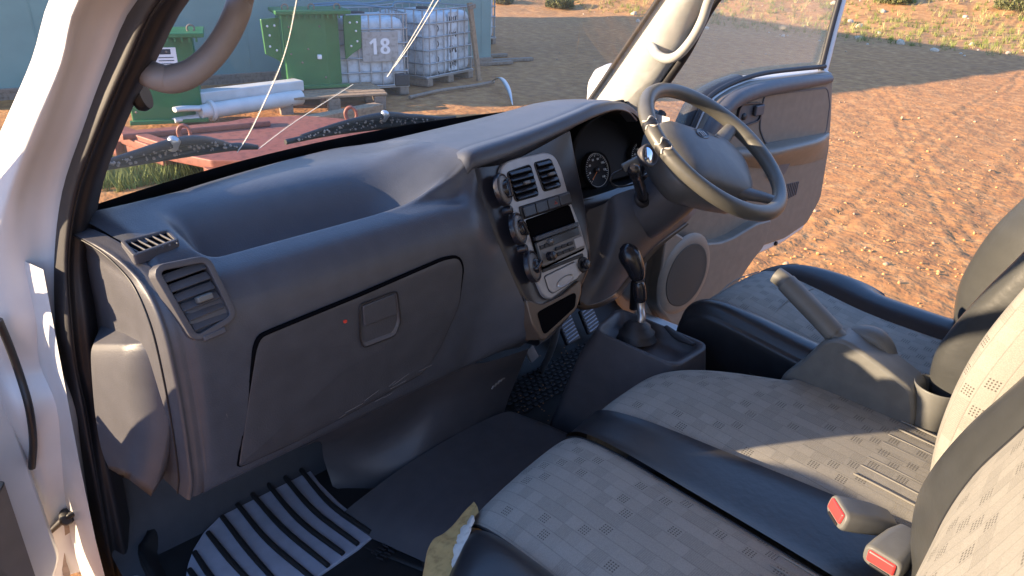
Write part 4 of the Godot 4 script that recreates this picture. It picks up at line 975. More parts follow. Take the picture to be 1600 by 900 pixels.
func make_handbrake():
	var t := thing("handbrake", "grey handbrake lever raised between the driver seat and middle seat", "handbrake", Vector3(.3,.95,.4))
	var mb := MB.new()
	var pr := [Vector3(0.285,1.0947,0.2751), Vector3(0.285,1.1255,0.2984), Vector3(0.285,1.1648,0.3203), Vector3(0.285,1.1908,0.3325), Vector3(0.285,1.2071,0.3561), Vector3(0.285,1.209,0.3808), Vector3(0.285,1.1883,0.4429), Vector3(0.285,1.1625,0.5039), Vector3(0.285,1.1174,0.519)]
	var po := []
	for p in pr: po.append(Vector2(-p.z, p.y))
	po.append(Vector2(-.53, .95)); po.append(Vector2(-.24, .95))
	var T := Transform3D(Basis(Vector3(0, 0, -1), Vector3(0, 1, 0), Vector3(1, 0, 0)), Vector3(.272, 0, 0))
	slab(mb, rounded(po, 0.014, 3), T, 0.0, 0.075, 0.012, true); put("base_cover", mb, M.grey_plastic, t)
	mb = MB.new()
	tube(mb, [Vector3(0.3,1.1866,0.3699), Vector3(0.3,1.2008,0.3474), Vector3(0.3,1.2151,0.3247)] , [.021,.019,.016], 14, 5, false, 0.8); put("lever_arm", mb, M.grey_plastic, t)
	mb = MB.new(); tube(mb, [Vector3(0.3,1.2024,0.3446), Vector3(0.3,1.2255,0.3088), Vector3(0.3,1.2486,0.2711), Vector3(0.3,1.2713,0.2341)], [.0225,.0225,.0225,.022], 16, 5, false, 0.85); put("grip", mb, M.grey_plastic, t)
	mb = MB.new(); tube(mb, [Vector3(0.3,1.2692,0.2398), Vector3(0.3,1.2753,0.2255), Vector3(0.3,1.2801,0.2112)], [.017,.017,.0165], 14, 3); put("release_button", mb, M.grey_plastic, t)
	mb = MB.new()
	var fl := []
	for p in [Vector3(0.34,1.1735,0.3412), Vector3(0.34,1.198,0.3706), Vector3(0.34,1.204,0.4027), Vector3(0.34,1.189,0.4295), Vector3(0.34,1.1591,0.4525)]: fl.append(p)
	tube(mb, fl, [.012,.02,.024,.02,.01], 12, 5, false, 0.7); put("flared_guard", mb, M.grey_plastic, t)
	var c := thing("cup_holder", "grey round cup holder beside the middle seat backrest", "cup holder", Vector3(.314,1.05,.526))
	mb = MB.new(); lathe(mb, [Vector2(0.034, 0.0), Vector2(0.037, 0.095), Vector2(0.0385, 0.097), Vector2(0.0395, 0.094), Vector2(0.0365, -0.004), Vector2(0.0, -0.004)], frame(Vector3(.314,1.068,.526), Vector3(0.05, 1, 0.05), Vector3.BACK), 30); lathe(mb, [Vector2(0.034, 0.002), Vector2(0, 0.002)], frame(Vector3(.314,1.068,.526), Vector3(0.05, 1, 0.05), Vector3.BACK), 30)
	put("cup", mb, M.grey_plastic, c)
func make_pedals():
	var k := 0
	for q in [[[Vector3(0.4488,0.8531,-0.42)][0], "left ribbed rubber pedal below the steering column", "pedal"], [[Vector3(0.5442,0.8525,-0.42)][0], "right ribbed rubber pedal below the steering column", "pedal"]]:
		var t := thing("pedal", q[1], q[2], q[0], "foot pedals under the dashboard")
		var T := frame(q[0], Vector3(0, 0.55, 0.83))
		var mb := MB.new(); rbox(mb, Vector3(0.06, 0.075, 0.012), T, 0.004); put("pad", mb, M.rubber, t)
		mb = MB.new()
		for i in 7: bar(mb, T * Vector3(-0.024, -0.03 + 0.01 * i, 0.007), T * Vector3(0.024, -0.024 + 0.01 * i, 0.007), 0.004, 0.003, Vector3.UP, 0.001)
		put("tread", mb, M.mat_rib, t)
		mb = MB.new(); tube(mb, [q[0] + Vector3(0, 0, -0.006), q[0] + Vector3(-0.01, 0.12, -0.06), q[0] + Vector3(-0.01, 0.3, -0.05)], 0.009, 8, 4, false, 0.6); put("arm", mb, M.black, t)
	var f := thing("foot_rest_plate", "small bare metal tab below the centre console", "bracket", [Vector3(0.2066,0.8991,-0.34)][0])
	var mb2 := MB.new(); bar(mb2, [Vector3(0.1958,0.9258,-0.34)][0], [Vector3(0.2083,0.8914,-0.33)][0], 0.028, 0.008, Vector3.BACK, 0.002); put("tab", mb2, M.silver, f)
	mb2 = MB.new(); tube(mb2, [Vector3(0.2582,0.9903,-0.3), Vector3(0.2857,0.889,-0.34), Vector3(0.308,0.7678,-0.4)], 0.009, 8, 4); put("rod", mb2, M.metal, f)
func make_mats():
	var y0 := 0.792
	var mt := thing("rubber_floor_mat", "black rubber floor mat with grey ribbed panel in passenger footwell", "floor mat", Vector3(-.5,.76,-.3))
	var mb := MB.new()
	var rows := []
	var e := [Vector3(-0.7494,0.78,-0.4008), Vector3(-0.7143,0.78,-0.4894), Vector3(-0.6526,0.78,-0.5542), Vector3(-0.5485,0.78,-0.5728), Vector3(-0.4134,0.78,-0.5714), Vector3(-0.2917,0.78,-0.5382), Vector3(-0.2626,0.78,-0.4375), Vector3(-0.2819,0.78,-0.2249), Vector3(-0.3082,0.78,-0.1342), Vector3(-0.363,0.78,-0.0268)]
	var ring := []
	for p in e: ring.append(p)
	ring.append(Vector3(-.30,.775,.02)); ring.append(Vector3(-.72,.775,.02))
	ring = cr(ring, 4, true)
	var cen := Vector3.ZERO
	for p in ring: cen += p
	cen /= ring.size()
	var r1 := []; var r2 := []; var r3 := []; var r0 := []
	for p in ring:
		r0.append(p + Vector3(0, -0.012, 0)); r1.append(p + Vector3(0, 0.026, 0)); r2.append(cen + (p - cen) * 0.96 + Vector3(0, 0.024, 0)); r3.append(cen + (p - cen) * 0.9 + Vector3(0, 0.0, 0))
	mb.grid([r0, r1, r2, r3], true); mb.cap(r3); put("mat_base", mb, M.rubber_mat, mt)
	mb = MB.new()
	var gp := [Vector3(-0.7086,0.785,-0.3401), Vector3(-0.6824,0.785,-0.3832), Vector3(-0.66,0.785,-0.4112), Vector3(-0.6262,0.785,-0.4404), Vector3(-0.5812,0.785,-0.4623), Vector3(-0.5172,0.785,-0.4782), Vector3(-0.4572,0.785,-0.4828), Vector3(-0.3773,0.785,-0.4858), Vector3(-0.371,0.785,-0.4721), Vector3(-0.3809,0.785,-0.4098), Vector3(-0.3852,0.785,-0.3297), Vector3(-0.3834,0.785,-0.2722), Vector3(-0.3729,0.785,-0.2163), Vector3(-0.3844,0.785,-0.2026), Vector3(-0.4309,0.785,-0.1948), Vector3(-0.5201,0.785,-0.1892), Vector3(-0.5458,0.785,-0.1825)]
	var po := []
	for p in gp: po.append(Vector2(p.x, -p.z))
	po.append(Vector2(-.47, -.02)); po.append(Vector2(-.68, -.02))
	var T := Transform3D(Basis(Vector3(1, 0, 0), Vector3(0, 0, -1), Vector3(0, 1, 0)), Vector3(0, 0.779, 0))
	slab(mb, rounded(po, 0.004, 2), T, 0.0, 0.006, 0.0015); put("ribbed_panel", mb, M.mat_rib, mt)
	for q in [[Vector3(-0.3891,0.789,-0.4734), Vector3(-0.4032,0.789,-0.3326), Vector3(-0.392,0.789,-0.2089)], [Vector3(-0.4278,0.789,-0.4744), Vector3(-0.4383,0.789,-0.3397), Vector3(-0.4281,0.789,-0.2005)], [Vector3(-0.4653,0.789,-0.4782), Vector3(-0.4747,0.789,-0.3358), Vector3(-0.4627,0.789,-0.1991)], [Vector3(-0.5047,0.789,-0.4735), Vector3(-0.5098,0.789,-0.3371), Vector3(-0.4997,0.789,-0.1924)], [Vector3(-0.5417,0.789,-0.4655), Vector3(-0.5481,0.789,-0.328), Vector3(-0.5369,0.789,-0.1832)], [Vector3(-0.5809,0.789,-0.4533), Vector3(-0.5879,0.789,-0.3337), Vector3(-0.5894,0.789,-0.2277)], [Vector3(-0.6214,0.789,-0.4298), Vector3(-0.6239,0.789,-0.3367), Vector3(-0.6223,0.789,-0.2512)], [Vector3(-0.6632,0.789,-0.3972), Vector3(-0.6678,0.789,-0.331), Vector3(-0.6673,0.789,-0.2887)], [Vector3(-0.6887,0.789,-0.362), Vector3(-0.6904,0.789,-0.3317), Vector3(-0.6928,0.789,-0.3031)]]:
		mb = MB.new(); tube(mb, q, [.0052,.006,.0052], 8, 6, false, 1.0); put("rib", mb, M.rubber_mat, mt)
	mb = MB.new()
	for i in 14:
		var a: Vector3 = [Vector3(-0.391,0.788,-0.1661)][0] + Vector3(0.009 * (i % 7), 0, 0.018 * (i / 7)) + Vector3(-0.03, 0, 0.0)
		bar(mb, a, a + Vector3(0.004, 0, 0.014), 0.003, 0.004, Vector3.UP, 0.001)
	put("mat_tread", mb, M.rubber, mt)
	var dm := thing("rubber_floor_mat", "dirty black rubber mat in driver footwell below the pedals", "floor mat", Vector3(.3,.76,-.35))
	mb = MB.new()
	loft(mb, [[Vector3(.10,.775,-.30), Vector3(.10,.79,-.42), Vector3(.10,.87,-.52)], [Vector3(.3,.775,-.30), Vector3(.3,.79,-.42), Vector3(.3,.87,-.52)], [Vector3(.62,.775,-.3), Vector3(.62,.79,-.42), Vector3(.62,.87,-.52)]], 5, 6)
	loft(mb, [[Vector3(.10,.775,-.30), Vector3(.3,.775,-.30), Vector3(.62,.775,-.3)], [Vector3(.10,.772,-.05), Vector3(.3,.772,-.05), Vector3(.62,.772,-.05)]], 4, 4)
	put("mat_base", mb, M.rubber_mat, dm)
	mb = MB.new()
	for i in 22:
		for j in 8:
			rbox(mb, Vector3(0.013, 0.004, 0.009), Transform3D(Basis(Vector3.RIGHT, 0.12), Vector3(.13,.785,-.40) + Vector3(i * 0.02 + (j % 2) * 0.01, 0.0012 * (7 - j), j * 0.015)), 0.001)
	stuff(put("tread_studs", mb, M.rubber, dm), "")
	mb = MB.new(); var rng := RandomNumberGenerator.new(); rng.seed = 3
	for i in 120:
		var p := Vector3(rng.randf_range(0.1, 0.5), 0.79, rng.randf_range(-0.43, -0.12)); var s := rng.randf_range(0.0012, 0.0032)
		if p.z < -0.36: p.y += (-0.36 - p.z) * 0.3
		lathe(mb, [Vector2(s, 0), Vector2(s * 0.7, s * 0.5), Vector2(0, s * 0.6)], Transform3D(Basis(Vector3.RIGHT, -PI / 2), p), 5)
	stuff(put("dirt_crumbs", mb, M.dirt_crumb, dm), "")
	# floor tunnel cover between the footwells
	var tn := thing("floor_tunnel_cover", "smooth dark floor hump between the two footwells", "floor cover", Vector3(-.1,.76,-.15))
	mb = MB.new()
	loft(mb, [[Vector3(-.42,.775,-.30), Vector3(-.36,.80,-.02), Vector3(-.33,.81,.2)], [Vector3(-.36,.815,-.28), Vector3(-.31,.838,-.05), Vector3(-.28,.84,.2)], [Vector3(-.22,.858,-.26), Vector3(-.18,.86,-.06), Vector3(-.16,.86,.2)], [Vector3(-.04,.868,-.25), Vector3(-.02,.866,-.08), Vector3(0,.866,.2)], [Vector3(.03,.868,-.22), Vector3(.06,.866,-.08), Vector3(.08,.866,.2)], [Vector3(.05,.78,-.22), Vector3(.1,.78,-.08), Vector3(.12,.78,.2)]], 4, 5)
	put("cover", mb, M.trim, tn)

# ---------------------------------------------------------------- seats
# one upholstered strip of a cushion: x0..x1 along a front-to-back profile (z, y)
func strip_patch(mb: MB, xa: Callable, xb: Callable, prof: Array, zoff: Callable, crown: float, dip: float, nu := 12, uvk := true):
	var pr := cr(prof, 6); var rows := []; var uvs := []; var run := 0.0
	for i in pr.size():
		if i > 0: run += pr[i].distance_to(pr[i - 1])
		var r := []; var ur := []
		for j in nu + 1:
			var s := j / float(nu); var z: float = pr[i].x
			var x0: float = xa.call(z); var x1: float = xb.call(z); var x: float = lerpf(x0, x1, s)
			var e := pow(absf(2.0 * s - 1.0), 6.0)
			var y: float = pr[i].y + crown * (1.0 - pow(2.0 * s - 1.0, 2.0)) - dip * e
			var zz: float = z + zoff.call(x) * clampf((0.3 - z) / 0.2, 0.0, 1.0) + (0.006 * e if i < pr.size() / 3 else 0.0)
			r.append(Vector3(x, y, zz)); ur.append(Vector2(x * 1.0, run))
		rows.append(r); uvs.append(ur)
	mb.grid(rows, false, false, uvs)
func front_off(x: float) -> float:
	if x > 0.05: return 0.16 * pow((x - 0.05) / 0.19, 2.4)
	return 0.0 if x > -0.1 else (-0.1 - x) * 0.14 + maxf(0.0, -0.445 - x) * 0.5
func lump(p: Vector3) -> float: return sin(p.x * 41.0 + p.z * 23.0) * 0.0016 + sin(p.z * 57.0 - p.x * 19.0) * 0.0012
func make_bench() -> Node3D:
	var t := thing("passenger_bench", "double passenger bench of grey checked fabric with black vinyl bolsters and backrests", "bench seat", Vector3(-.2,.8,.35))
	var prof := [Vector2(.085,.90), Vector2(.072,.97), Vector2(.070,1.03), Vector2(.082,1.068), Vector2(.115,1.092), Vector2(.20,1.101), Vector2(.34,1.098), Vector2(.48,1.094), Vector2(.60,1.088), Vector2(.70,1.08)]
	var flat := func(x): return 0.0
	var off := func(x): return front_off(x)
	var sl := func(z): return -.172 + 0.0 * z
	var sr := func(z): return -.088 + clampf(z - .1, 0.0, 1.0) * 0.185
	var rt := func(z): return .236 + 0.28 * clampf(z - .12, 0.0, 0.24) + 0.08 * clampf(z - .36, 0.0, 1.0)
	var lt := func(z): return -.445
	var mb := MB.new(); strip_patch(mb, sr, rt, prof, off, 0.006, 0.010, 22); put("middle_cushion", mb, M.fabric, t)
	# side wall of the middle cushion
	mb = MB.new(); var top := []; var bot := []; var mid := []
	for z in [0.0, .12, .2, .3, .4, .5, .6, .7]:
		var x: float = rt.call(z); var zz: float = maxf(z, 0.07) + front_off(x) * clampf((0.3 - maxf(z, 0.07)) / 0.2, 0.0, 1.0)
		top.append(Vector3(x, 1.089, zz)); mid.append(Vector3(x + 0.012, 1.06, zz)); bot.append(Vector3(x, 0.9, zz))
	loft(mb, [top, mid, bot], 3, 4); put("side_panel", mb, M.vinyl, t)
	mb = MB.new(); strip_patch(mb, lt, sl, prof, off, 0.008, 0.008, 20); put("passenger_cushion", mb, M.fabric, t)
	mb = MB.new(); strip_patch(mb, sl, sr, prof, off, 0.001, -0.004, 12); put("dividing_strip", mb, M.vinyl, t)
	var bl := func(z): return -.66
	var prof2 := [Vector2(.10,.90), Vector2(.085,.97), Vector2(.083,1.04), Vector2(.095,1.078), Vector2(.125,1.104), Vector2(.20,1.118), Vector2(.34,1.12), Vector2(.48,1.118), Vector2(.60,1.11), Vector2(.70,1.1)]
	mb = MB.new(); strip_patch(mb, bl, lt, prof2, off, 0.012, 0.022, 14); put("outer_bolster", mb, M.vinyl, t)
	mb = MB.new()
	for f in [sl, sr, lt]:
		var pp := []
		for q in cr(prof, 3):
			var x: float = f.call(q.x); pp.append(Vector3(x, q.y - 0.008, q.x + front_off(x) * clampf((0.3 - q.x) / 0.2, 0.0, 1.0) - (0.0 if q.y > 1.08 else 0.003)))
		tube(mb, pp, 0.0026, 6, 1)
	put("piping", mb, M.black, t)
	# ribs in the upholstery near the backrest
	mb = MB.new()
	for k in 9:
		var x := -.42 + 0.028 * k
		tube(mb, [Vector3(x, 1.1005 + 0.004 * sin(PI * (k + 1) / 10.0), .50), Vector3(x, 1.0985 + 0.004 * sin(PI * (k + 1) / 10.0), .56), Vector3(x, 1.091 + 0.004 * sin(PI * (k + 1) / 10.0), .66)], 0.0018, 5, 2)
	for k in 8:
		var x := .06 + 0.03 * k
		tube(mb, [Vector3(x, 1.098, .50), Vector3(x, 1.095, .56), Vector3(x, 1.088, .66)], 0.0018, 5, 2)
	put("sewn_grooves", mb, M.seam, t)
	# torn front corner: foam and white backing cloth
	mb = MB.new()
	var rng := RandomNumberGenerator.new(); rng.seed = 11
	var f0 := [Vector3(-0.4008,1.06,0.1025), Vector3(-0.4217,1.06,0.1063), Vector3(-0.4576,1.06,0.1175), Vector3(-0.4807,1.06,0.1209), Vector3(-0.4981,1.06,0.1184), Vector3(-0.5185,1.06,0.1301), Vector3(-0.5401,1.06,0.1492), Vector3(-0.5689,1.06,0.1763)]
	var f1 := [Vector3(-0.4301,1.092,0.1439), Vector3(-0.4497,1.092,0.1512), Vector3(-0.4673,1.092,0.1595), Vector3(-0.4831,1.092,0.1688), Vector3(-0.5003,1.092,0.1827), Vector3(-0.5172,1.092,0.199), Vector3(-0.537,1.092,0.2187), Vector3(-0.5599,1.092,0.2407)]
	var fm := []
	for i in f0.size(): fm.append(f0[i].lerp(f1[i], 0.5) + Vector3(rng.randf_range(-0.004, 0.004), 0.004 + rng.randf_range(-0.006, 0.006), rng.randf_range(-0.004, 0.004)))
	var fb := []
	for p in f0: fb.append(p + Vector3(0.01, -0.09, 0.03))
	loft(mb, [fb, f0, fm, f1], 5, 5); var fo := put("torn_foam", mb, M.foam, t); fo.set_meta("label", "torn yellow foam showing at the cushion's front corner")
	for i in 6:
		mb = MB.new(); var p: Vector3 = f1[i + 1].lerp(f1[mini(i + 2, 7)], 0.3); var q: Vector3 = (f0[i + 1] - p).normalized(); var sd: Vector3 = (f1[mini(i + 2, 7)] - f1[i + 1]) * 0.56
		var l := rng.randf_range(0.02, 0.034)
		loft(mb, [[p - sd - q * 0.014, p - q * 0.016, p + sd - q * 0.014], [p - sd + Vector3(0, 0.006, 0), p + Vector3(0, 0.007, 0), p + sd + Vector3(0, 0.006, 0)], [p - sd * 0.9 + q * l, p + q * l * 0.8 + Vector3(0, 0.004, 0), p + sd * 0.8 + q * l * 1.1]], 3, 3)
		put("backing_cloth", mb, M.torn, t)
	# seat base under the cushion
	mb = MB.new(); rbox(mb, Vector3(0.86, 0.16, 0.55), Transform3D(Basis(), Vector3(-.22,.86,.46)), 0.02); put("seat_base", mb, M.floor, t)
	return t
func back_patch(mb: MB, cols: Array, nu := 5, nv := 5):
	# cols: per column a list of points from bottom to top; texture follows the surface in metres
	var a := []
	for c in cols: a.append(cr(c, nv))
	var rows := []; var uvs := []
	for i in a[0].size():
		var r := []
		for j in a.size(): r.append(a[j][i])
		rows.append(cr(r, nu))
	for i in rows.size():
		var ur := []; var run := 0.0
		for j in rows[i].size():
			if j > 0: run += rows[i][j].distance_to(rows[i][j - 1])
			ur.append(Vector2(run, rows[i][j].y))
		uvs.append(ur)
	mb.grid(rows, false, false, uvs)
func bcol(x: float, zs: Array, y0 := 1.06) -> Array:
	var o := []; var ys := [y0, 1.13, 1.2, 1.26, 1.34, 1.42, 1.55, 1.68]
	for i in zs.size(): o.append(Vector3(x, ys[i], zs[i]))
	return o
func make_backrests(t: Node3D, driver: Node3D):
	var mb := MB.new()
	back_patch(mb, [bcol(-.60, [.715,.70,.695,.70,.72,.75,.79,.83]), bcol(-.5, [.70,.69,.685,.69,.705,.735,.775,.815]), bcol(-.36, [.695,.685,.677,.677,.69,.72,.765,.805]), bcol(-.25, [.69,.68,.672,.67,.682,.71,.755,.80]), bcol(-.19, [.688,.676,.668,.666,.68,.708,.752,.80])])
	put("backrest_panel", mb, M.fabric, t)
	mb = MB.new()
	back_patch(mb, [bcol(-.19, [.69,.678,.67,.668,.682,.71,.754,.80]), bcol(-.165, [.672,.655,.648,.65,.666,.694,.74,.79]), bcol(-.12, [.66,.641,.626,.628,.648,.679,.73,.78]), bcol(-.075, [.663,.645,.623,.627,.65,.683,.733,.785]), bcol(-.045, [.68,.668,.65,.652,.672,.702,.75,.8]), bcol(-.03, [.75,.75,.75,.75,.76,.78,.82,.86])])
	put("backrest_bolster", mb, M.vinyl_worn, t)
	mb = MB.new(); back_patch(mb, [bcol(-.60, [.715,.70,.695,.70,.72,.75,.79,.83]), bcol(-.63, [.74,.73,.73,.735,.75,.78,.82,.86]), bcol(-.62, [.85,.85,.85,.86,.87,.88,.9,.92])]); put("backrest_side", mb, M.vinyl_worn, t)
	mb = MB.new(); tube(mb, bcol(-.19, [.689,.677,.669,.667,.681,.709,.753,.80]), 0.003, 6, 4); put("backrest_piping", mb, M.vinyl, t)
	mb = MB.new()
	back_patch(mb, [bcol(-.0, [.74,.72,.69,.69,.7,.72,.76,.8]), bcol(.02, [.64,.62,.61,.608,.612,.628,.67,.71]), bcol(.1, [.628,.606,.594,.592,.603,.622,.665,.705]), bcol(.2, [.618,.595,.581,.58,.596,.622,.665,.705]), bcol(.265, [.63,.61,.597,.598,.613,.638,.68,.72]), bcol(.285, [.72,.70,.69,.69,.7,.72,.76,.8])])
	put("backrest_panel", mb, M.fabric, t)
	mb = MB.new()
	for k in 7:
		var x := .045 + 0.03 * k; var f := clampf((x - .02) / .2, 0, 1); tube(mb, bcol(x, [lerpf(.64,.618,f)-.001, lerpf(.62,.595,f)-.001, lerpf(.608,.581,f)-.001, lerpf(.606,.58,f)-.001, lerpf(.612,.596,f)-.001, lerpf(.627,.622,f)-.001, .6655, .7055]), 0.0016, 5, 3)
	put("sewn_grooves", mb, M.seam, t)
	t = driver
	mb = MB.new()
	back_patch(mb, [bcol(.325, [.62,.61,.61,.62,.64,.66,.7,.74]), bcol(.335, [.555,.53,.522,.535,.565,.598,.645,.69]), bcol(.37, [.53,.508,.502,.516,.545,.58,.63,.675]), bcol(.42, [.545,.525,.52,.532,.56,.595,.645,.69]), bcol(.47, [.58,.565,.56,.57,.595,.63,.675,.715])])
	var lb := put("backrest_inner_bolster", mb, M.vinyl_worn, t)
	mb = MB.new(); back_patch(mb, [bcol(.47, [.58,.565,.56,.57,.595,.63,.675,.715]), bcol(.55, [.59,.575,.57,.58,.605,.64,.685,.72]), bcol(.62, [.57,.555,.55,.56,.585,.62,.665,.71])]); put("backrest_panel", mb, M.fabric, t)
	mb = MB.new(); back_patch(mb, [bcol(.62, [.57,.555,.55,.56,.585,.62,.665,.71]), bcol(.67, [.50,.475,.465,.475,.50,.54,.60,.65]), bcol(.715, [.475,.45,.441,.447,.468,.505,.57,.62]), bcol(.745, [.5,.47,.46,.466,.488,.525,.585,.64]), bcol(.755, [.58,.55,.54,.55,.57,.6,.66,.7])]); put("backrest_outer_bolster", mb, M.vinyl_worn, t)
func make_driver_seat() -> Node3D:
	var t := thing("driver_chair", "driver's seat with grey fabric and dark vinyl sides by open door", "seat", Vector3(.54,.8,.3))
	var off := func(x): return 0.22 * pow(clampf((x - 0.62) / 0.15, 0.0, 1.0), 2.5)
	var flat := func(x): return 0.0
	var prof := [Vector2(-.005,.97), Vector2(-.02,1.03), Vector2(-.018,1.075), Vector2(.0,1.105), Vector2(.05,1.125), Vector2(.15,1.12), Vector2(.28,1.105), Vector2(.42,1.1), Vector2(.56,1.1)]
	var proff := [Vector2(.0,.97), Vector2(-.012,1.03), Vector2(-.01,1.08), Vector2(.01,1.112), Vector2(.06,1.13), Vector2(.15,1.122), Vector2(.28,1.102), Vector2(.42,1.095), Vector2(.56,1.095)]
	var a := func(z): return .355
	var b := func(z): return .415 + 0.05 * z
	var c := func(z): return .66 + 0.01 * z
	var c2 := func(z): return .672 + 0.01 * z
	var e := func(z): return .76
	var mb := MB.new(); strip_patch(mb, b, c2, proff, flat, 0.002, 0.004, 16); put("fabric_panel", mb, M.fabric, t)
	mb = MB.new(); strip_patch(mb, a, b, prof, flat, 0.012, 0.012, 10); put("inner_bolster", mb, M.vinyl, t)
	mb = MB.new(); strip_patch(mb, c, e, prof, off, 0.024, 0.006, 12); put("outer_bolster", mb, M.vinyl, t)
	mb = MB.new(); var top := []; var mid := []; var bot := []
	for q in cr(prof, 2):
		var k: float = clampf((q.y - 0.97) / 0.13, 0.0, 1.0)
		top.append(Vector3(.3552, q.y - 0.0118, q.x)); mid.append(Vector3(.345, lerpf(0.97, q.y - 0.035, k), q.x + 0.004)); bot.append(Vector3(.353, 0.963, q.x + 0.008))
	loft(mb, [top, mid, bot], 3, 4); put("inner_side", mb, M.vinyl, t)
	mb = MB.new()
	for k in 5: tube(mb, [Vector3(.44, 1.118 - 0.0, .02 + k * 0.035), Vector3(.54, 1.127, .012 + k * 0.035), Vector3(.65, 1.121, .02 + k * 0.035)], 0.0016, 5, 3)
	put("sewn_grooves", mb, M.seam, t)
	mb = MB.new(); rbox(mb, Vector3(0.38, 0.1, 0.48), Transform3D(Basis(), Vector3(.55,.92,.3)), 0.015)
	for x in [.40, .70]: bar(mb, Vector3(x, .86, .0), Vector3(x, .86, .55), 0.03, 0.03)
	for x in [.40, .70]:
		for z in [.05, .5]: bar(mb, Vector3(x, .76, z), Vector3(x, .87, z), 0.03, 0.03, Vector3.BACK)
	put("seat_frame", mb, M.black, t)
	mb = MB.new(); var rng := RandomNumberGenerator.new(); rng.seed = 21
	for k in 9:
		var p := Vector3(.357 + k * 0.012, .965, -.004 + rng.randf_range(0, 0.01)); tube(mb, [p, p + Vector3(rng.randf_range(-0.01, 0.01), -rng.randf_range(0.01, 0.03), 0.0)], 0.004, 5, 2)
	put("frayed_edge", mb, M.vinyl, t)
	return t
func make_buckles():
	var k := 0
	for q in [[[Vector3(-0.0913,1.165,0.574)][0], Vector3(-0.66, 0.25, -0.70), "worn grey belt buckle with red button, nearer the dividing strip", [Vector3(-0.1286,1.16,0.5392)][0]], [[Vector3(-0.1369,1.165,0.6214)][0], Vector3(-0.80, 0.35, -0.48), "worn grey belt buckle with red button, nearer the camera", [Vector3(-0.1741,1.155,0.6172)][0]]]:
		var t := thing("belt_buckle", q[2], "seat belt buckle", q[0], "seat belt buckles on the bench")
		var face: Vector3 = q[3]; var dirv: Vector3 = (face - q[0]); dirv.y = 0.012 if k == 0 else 0.0
		var L := 0.082; var T := frame(face - dirv.normalized() * L * 0.5, dirv)
		var mb := MB.new(); var rows := []
		for s in [[-0.5, 0.36, 0.32], [-0.47, 0.42, 0.4], [-0.2, 0.52, 0.52], [0.2, 0.56, 0.56], [0.44, 0.56, 0.56], [0.49, 0.53, 0.52], [0.5, 0.5, 0.48]]:
			var r := []
			for p in rounded(rect(0.056 * s[1] * 2 * 0.5 * 1.0, 0.032 * s[2] * 2 * 0.5 * 1.15), 0.008, 4): r.append(T * Vector3(p.x * 1.6, p.y * 1.5, L * s[0]))
			rows.append(r)
		mb.grid(rows, true); mb.cap(rows[0], true); mb.cap(rows[-1]); put("body", mb, M.grey_plastic, t)
		mb = MB.new(); rbox(mb, Vector3(0.036, 0.017, 0.005), T * Transform3D(Basis(), Vector3(0, 0.002, L * 0.5 + 0.0012)), 0.0025); put("red_button", mb, M.red_btn, t)
		text_part("press_lettering", "PRESS", 0.0075, T * Transform3D(Basis(), Vector3(0, 0.002, L * 0.5 + 0.003)), M.label_white if k == 5 else M.press, t, t)
		mb = MB.new(); rbox(mb, Vector3(0.026, 0.004, 0.004), T * Transform3D(Basis(), Vector3(0, -0.0115, L * 0.5)), 0.001); put("tongue_slot", mb, M.black, t)
		mb = MB.new(); bar(mb, T * Vector3(0, -0.004, -L * 0.45), T * Vector3(0.0, -0.05, -L * 1.4), 0.03, 0.006); put("stalk", mb, M.black, t)
		k += 1

